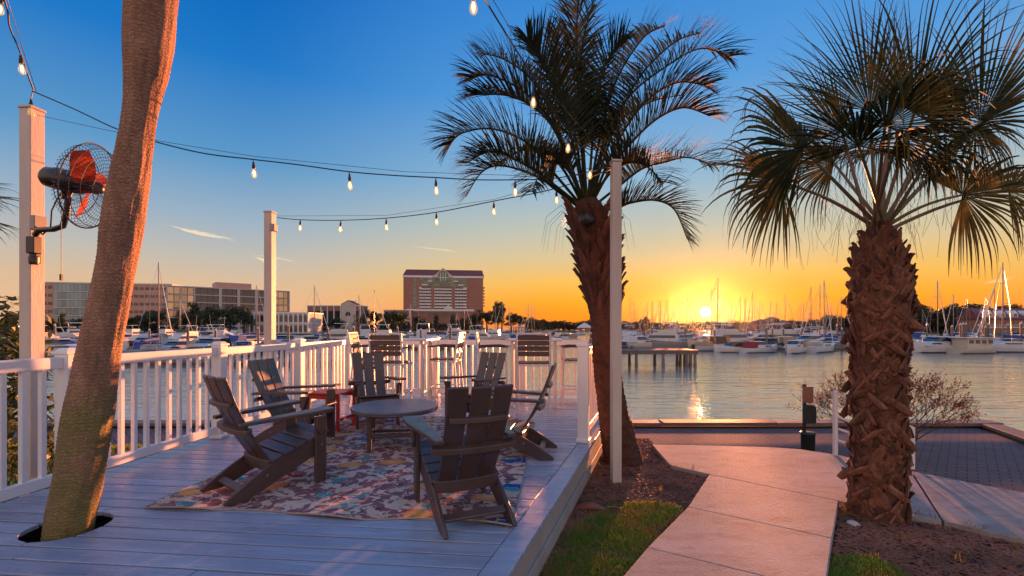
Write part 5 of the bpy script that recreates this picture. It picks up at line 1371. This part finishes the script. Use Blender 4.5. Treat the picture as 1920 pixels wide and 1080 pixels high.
        P('spreader', MB().tube([(.9, -1.0, 7.0), (.9, 1.0, 7.0)], .03, 4).tube([(.9, -.7, 10.0), (.9, .7, 10.0)], .025, 4), mast_alu, r)
        P('sail_cover', MB().tube([(.8, 0, 2.35), (-.6, 0, 2.3), (-2.2, 0, 2.2), (-3.2, 0, 2.12)], [.2, .19, .14, .06], 8), canvas['blue'], r, smooth=True)
        P('furled_jib', MB().tube([(4.7, 0, 1.5), (2.9, 0, 6.6), (.95, 0, 12.6)], [.07, .075, .03], 5), canvas['white'], r)
        P('rigging', MB().tube([(.88, 0, 12.9), (-4.7, 0, 1.2)], .014, 3).tube([(.88, 0, 12.9), (.9, 1.0, 7.0), (.9, 1.35, 1.2)], .012, 3).tube([(.88, 0, 12.9), (.9, -1.0, 7.0), (.9, -1.35, 1.2)], .012, 3), steel, r)
        P('canvas_top', tapered(MB(), -3.4, -1.7, 1.0, 1.9, 2.0, .2, .2), canvas['tan'], r)
    return r
protos = {k: make_boat(k) for k in ('cruiser', 'flybridge', 'runabout', 'trawler', 'sailboat')}
used = set()
def boat(kind, px, d, rz, label, scale=1.0, cv=None, mast=None, grp='boats moored in the marina'):
    if kind not in used: c = protos[kind]; used.add(kind)
    else: c = copy_tree(protos[kind])
    c.name = 'sailboat' if kind == 'sailboat' else ('motorboat' if kind in ('runabout', 'trawler') else 'motor_yacht')
    c.location = ((px-960)/FPX*d, d, WATER_Z); c.rotation_euler = (0, 0, rz)
    c.scale = (scale, scale, scale if mast is None else mast/13.0)
    if mast is not None: c.scale = (mast/13.0,)*3
    tag(c, label, 'boat', grp)
    hc = rg.random()
    if grp != 'boats moored in the marina' and hc < (.70 if 'sun' in grp else .42):  # more dark hulls toward the sun: backlit shade put into the hull colour
        for ch in c.children:
            if ch.name.split('.')[0] == 'hull': ch.material_slots[0].link = 'OBJECT'; ch.material_slots[0].material = HULLS[int(hc*100) % len(HULLS)]
    if cv:
        for ch in c.children:
            if ch.name.split('.')[0] in ('canvas_top', 'cover', 'sail_cover'):
                ch.material_slots[0].link = 'OBJECT'; ch.material_slots[0].material = canvas[cv]
    return c
H = math.pi
# boats one can single out
boat('cruiser', 1755, 71, H+.15, 'white motor cruiser at the water edge just right of the stout palm', 1.02, 'white')
boat('trawler', 1828, 69, .1, 'cream cabin boat with flat roof right of the white cruiser', .78)
boat('sailboat', 1893, 72, H-.1, 'white sailboat with tall mast beside the cream cabin boat', mast=14.2, cv='blue')
boat('cruiser', 1489, 70, H+.75, 'white cruiser with tan canopy nearest the open water, left of the stout palm', .78, 'tan')
boat('sailboat', 1541, 73, .6, 'white sailboat bow-on beside the tan-canopied cruiser', mast=11.6, cv='white')
boat('cruiser', 1425, 71, .25, 'low cruiser with red canvas under the sun glare', .72, 'red')
boat('runabout', 1372, 72, H+.2, 'small open boat with black cover under the sun glare', 1.0, 'black')
boat('runabout', 1336, 76, .1, 'small open boat with tan cover just past the end of the pier', 1.0, 'tan')
boat('flybridge', 388, 73, -1.9, 'big white flybridge yacht stern towards us behind the left railing', .78)
boat('cruiser', 362, 52, -2.6, 'cruiser with dark canopy close behind the left railing', .75, 'black')
boat('cruiser', 112, 60, .1, 'white cruiser between the fan pole and the leaning trunk', 1.0, 'white')
boat('flybridge', 140, 84, .3, 'white flybridge yacht behind the white cruiser at far left', .8)
boat('flybridge', 808, 92, -1.3, 'white flybridge yacht with blue canvas in front of the hotel', .72)
boat('runabout', 588, 66, .4, 'small boat with tan cover behind the pole and railing', 1.0, 'tan')
# sailboats, each from its mast
msts = [(1178, 558), (1193, 566), (1219, 568), (1224, 564), (1231, 567), (1244, 564), (1256, 562), (1268, 571), (1278, 569), (1284, 557), (1307, 569), (1339, 541), (1342, 549), (1355, 521), (1347, 568), (1370, 566), (1374, 568), (1394, 557), (1398, 558), (1411, 568), (1414, 548), (1419, 566), (1447, 567), (1459, 567), (1466, 551), (1503, 566), (1507, 569), (1518, 576), (1526, 538), (1546, 533), (1553, 570), (1562, 567), (1572, 556), (1576, 568)]
for px, ty in msts:
    mh = rg.uniform(10.5, 15.0); d = (mh+WATER_Z-CZ)/((HY-ty)/FPX)
    side = 'left of the sun' if px < 1323 else 'right of the sun'
    hgt = 'tall' if ty < 560 else 'short'
    boat('sailboat', px, d, rg.choice([rg.uniform(-.5, .5), H+rg.uniform(-.5, .5), rg.uniform(1, 2)]), f'sailboat whose {hgt} bare mast rises {side}', mast=mh, cv=rg.choice(['blue', 'blue', 'white', 'tan', 'green']), grp='sailboats under the sunset')
for px, ty in ((1753, 526), (1763, 572), (1792, 552), (1818, 556), (1855, 553), (1872, 540), (1898, 572), (1726, 580)):
    mh = rg.uniform(11, 15.5); d = (mh+WATER_Z-CZ)/((HY-ty)/FPX)
    boat('sailboat', px, d, rg.choice([.2, H, 1.4])+rg.uniform(-.4, .4), 'sailboat with bare mast against the wooded bank at right', mast=mh, cv=rg.choice(['blue', 'green', 'red']), grp='sailboats before the wooded bank')
for px, ty, lb in ((290, 490, 'sailboat with tall mast before the pinkish building'), (582, 535, 'sailboat with bare mast right of the middle pole'), (695, 543, 'sailboat with bare mast left of the hotel'), (667, 553, 'sailboat with shorter mast left of the hotel'), (672, 562, 'sailboat with the shortest mast left of the hotel'), (474, 535, 'sailboat with bare mast before the office block'),
                   (331, 560, 'small sailboat before the gold panes of the office block'), (769, 568, 'sailboat with mast before the left wing of the hotel'), (853, 572, 'sailboat before the hotel podium'), (866, 566, 'sailboat before the right wing of the hotel'), (933, 572, 'sailboat before the trees right of the hotel, leftmost mast'), (947, 563, 'sailboat with the tallest mast right of the hotel'), (954, 573, 'sailboat before the trees right of the hotel, third mast'),
                   (995, 567, 'sailboat left of the pindo palm, first of three masts'), (1001, 571, 'sailboat left of the pindo palm, second of three masts'), (1006, 571, 'sailboat left of the pindo palm, third of three masts')):
    mh = rg.uniform(11, 14.5) if ty > 500 else 13; d = (mh+WATER_Z-CZ)/((HY-ty)/FPX)
    boat('sailboat', px, d, rg.choice([.2, H, 1.4])+rg.uniform(-.4, .4), lb, mast=mh, cv=rg.choice(['blue', 'white', 'green', 'tan']), grp='sailboats of the left marina')
# rows of motorboats
def rows_of(px0, px1, ds, n, label, grp):
    for k in range(n):
        d = ds[k % len(ds)]+rg.uniform(-3, 3); px = px0+(px1-px0)*((k+.5)/n)+rg.uniform(-8, 8)
        kind = rg.choice(['cruiser', 'cruiser', 'runabout', 'flybridge', 'cruiser'])
        cv_ = rg.choice(['blue', 'white', 'black', 'white', 'blue', 'tan'])
        lb = {'cruiser': f'cruiser with {cv_} canvas', 'runabout': f'small boat with {cv_} cover', 'flybridge': 'white flybridge yacht'}[kind]
        boat(kind, px, d, rg.choice([0, H, 1.57, -1.57, 1.57])+rg.uniform(-.35, .35), f'{lb} {label}', rg.uniform(.75, 1.0), cv_, grp=grp)
rows_of(75, 300, (70, 95, 125, 150), 14, 'moored before the pinkish building', 'motorboats before the pinkish building')
rows_of(255, 560, (64, 88, 105, 130, 160), 24, 'moored before the office block', 'motorboats before the office block')
rows_of(560, 760, (72, 98, 130, 160), 16, 'moored between the middle pole and the hotel', 'motorboats left of the hotel')
rows_of(750, 900, (95, 120, 150, 180), 14, 'moored before the hotel', 'motorboats before the hotel')
rows_of(900, 1090, (115, 150, 190, 230), 16, 'moored before the trees right of the hotel', 'motorboats right of the hotel')
rows_of(1165, 1330, (85, 100, 120, 145, 175, 210, 250), 30, 'in the marina left of the sun', 'motorboats left of the sun')
rows_of(1330, 1600, (84, 98, 118, 140, 170, 205, 245), 42, 'in the marina right of the sun', 'motorboats right of the sun')
rows_of(1690, 1925, (82, 96, 112, 130, 150), 18, 'before the wooded bank at right', 'motorboats before the wooded bank')

# pilings
pile_m = MB().lathe([(.19, -1.5), (.19, .35), (.165, .5), (.16, 3.4), (.155, 3.5)], 10).mesh('pile', timber, smooth=True)
pcap_m = MB().lathe([(.18, 3.5), (.18, 3.55), (.02, 3.85)], 10).mesh('pile_cap', gel_white, smooth=True)
def piling(px, d, s, label, grp):
    r = thing('piling', label, 'piling', ((px-960)/FPX*d, d, WATER_Z), rg.uniform(0, 6), grp); r.scale = (1, 1, s)
    O('shaft', pile_m, r); O('cap', pcap_m, r)
for px in (104, 186, 283, 353, 406, 484, 543, 612, 664, 704, 746, 790, 842): piling(px+rg.uniform(-3, 3), rg.uniform(62, 86), rg.uniform(.95, 1.2), 'grey dock piling among the boats behind the left railing', 'pilings behind the left railing')
for k in range(9): piling(960+k*3.0, 130+k*3, 1.15, 'one of the close row of pilings left of the pindo palm', 'row of pilings left of the pindo palm')
for k in range(26): piling(1175+k*16.3+rg.uniform(-5, 5), rg.choice([78, 92, 110, 130, 155]), rg.uniform(1.0, 1.25), 'dock piling among the boats under the sunset', 'pilings under the sunset')
for px in (1738, 1801, 1806, 1811, 1835, 1848, 1853, 1890, 1915, 1785): piling(px, rg.uniform(76, 105), rg.uniform(1.1, 1.3), 'dock piling among the boats at right', 'pilings at right')

# docks
def dock(label, x0, x1, y, w=2.2):
    r = thing('floating_dock', label, 'dock', ((x0+x1)/2, y, WATER_Z), 0, 'floating docks of the marina'); L_ = x1-x0
    P('deck_boards', MB().box((0, 0, .48), (L_, w, .08)), timber, r)
    P('float', MB().box((0, 0, .18), (L_-.3, w-.25, .46)), seawall_mat, r)
    P('edge_board', MB().box((0, -w/2-.03, .42), (L_, .06, .2)), timber, r)
dock('long floating dock close behind the left railing', -70, -14, 47.5)
dock('floating dock deeper in the left marina', -105, -8, 80)
dock('floating dock before the hotel and its trees', -70, 14, 110)
dock('floating dock under the sun behind the first row of boats', 20, 66, 78)
dock('floating dock deep under the sunset', 24, 100, 112)
dock('floating dock at right behind the white cruiser', 58, 110, 77)
# wooden pier left of the sun
pr = thing('pier', 'dark wooden pier on piles standing in the water left of the sun', 'pier', (13.2, 47.2, WATER_Z))
P('deck', MB().box((0, 0, 1.62), (11.0, 3.4, .14)), timber, pr)
P('beam', MB().box((0, -1.55, 1.40), (10.9, .16, .30)).box((0, 1.55, 1.40), (10.9, .16, .30)), timber, pr)
pm = MB().lathe([(.17, -1.2), (.17, .3), (.15, .45), (.15, 1.55)], 10).mesh('pile', timber, smooth=True)
for x in (-3.9, -.7, 2.0, 4.4, 4.75, 5.2):
    O('pile', pm, pr, (x if x < 4 else x, -1.45, 0)); O('pile', pm, pr, (x+.05, 1.45, 0))
P('bench', MB().box((-1.2, .6, 2.0), (1.6, .5, .08)).box((-1.8, .6, 1.82), (.1, .45, .36)).box((-.6, .6, 1.82), (.1, .45, .36)), timber, pr)
# white canopy tent on the far dock
td = 120.0
tn = thing('canopy_tent', 'small white canopy tent on the shore left of the pindo palm', 'tent', ((1096-960)/FPX*td, td, WATER_Z))
P('roof', MB().add([(-1.7, -1.7, 4.0), (1.7, -1.7, 4.0), (1.7, 1.7, 4.0), (-1.7, 1.7, 4.0), (0, 0, 5.2)], [(0, 1, 4), (1, 2, 4), (2, 3, 4), (3, 0, 4)]), canvas['white'], tn)
P('valance', MB().box((0, -1.7, 3.85), (3.4, .05, .3)).box((0, 1.7, 3.85), (3.4, .05, .3)).box((1.7, 0, 3.85), (.05, 3.4, .3)).box((-1.7, 0, 3.85), (.05, 3.4, .3)), canvas['white'], tn)
for sx in (-1, 1):
    for sy in (-1, 1): P('leg', MB().box((sx*1.6, sy*1.6, 2.2), (.08, .08, 3.6)), steel, tn)
P('platform', MB().box((0, 0, .45), (4.6, 4.6, .2)).box((-1.8, 0, -.3), (.3, 3, 1.4)).box((1.8, 0, -.3), (.3, 3, 1.4)), timber, tn)

# ================================================================= HAZE
hz_m = bpy.data.materials.new('evening_haze'); hz_m.use_nodes = True; nt = hz_m.node_tree; nt.nodes.clear()
pv = nt.nodes.new('ShaderNodeVolumePrincipled'); pv.inputs['Density'].default_value = HAZE_DENSITY; pv.inputs['Anisotropy'].default_value = .92
pv.inputs['Color'].default_value = (.95, .93, .9, 1)
ot = nt.nodes.new('ShaderNodeOutputMaterial'); nt.links.new(pv.outputs[0], ot.inputs['Volume'])
tag(P('haze', MB().box((0, 720, 32), (2020, 1580, 76)), hz_m), 'thin evening haze over the marina', 'haze', kind='stuff')

# ================================================================= LABELS: where several still share one, tell them apart by depth and order
ORD = ['first', 'second', 'third', 'fourth', 'fifth', 'sixth', 'seventh', 'eighth', 'ninth', 'tenth', 'eleventh', 'twelfth', 'thirteenth', 'fourteenth', 'fifteenth', 'sixteenth', 'seventeenth', 'eighteenth', 'nineteenth', 'twentieth', 'twenty-first', 'twenty-second', 'twenty-third', 'twenty-fourth', 'twenty-fifth', 'twenty-sixth', 'twenty-seventh', 'twenty-eighth', 'twenty-ninth', 'thirtieth']
by = {}
for o_ in COL.objects:
    if o_.parent is None and o_.get('label') and o_.get('category') in ('boat', 'piling', 'tree'): by.setdefault(o_['label'], []).append(o_)
for lb, os_ in by.items():
    if len(os_) < 2: continue
    os_.sort(key=lambda o_: o_.location.x/max(o_.location.y, 1))
    for i, o_ in enumerate(os_):
        o_['label'] = f"{lb}, {ORD[i]} from left" if i < len(ORD) else lb
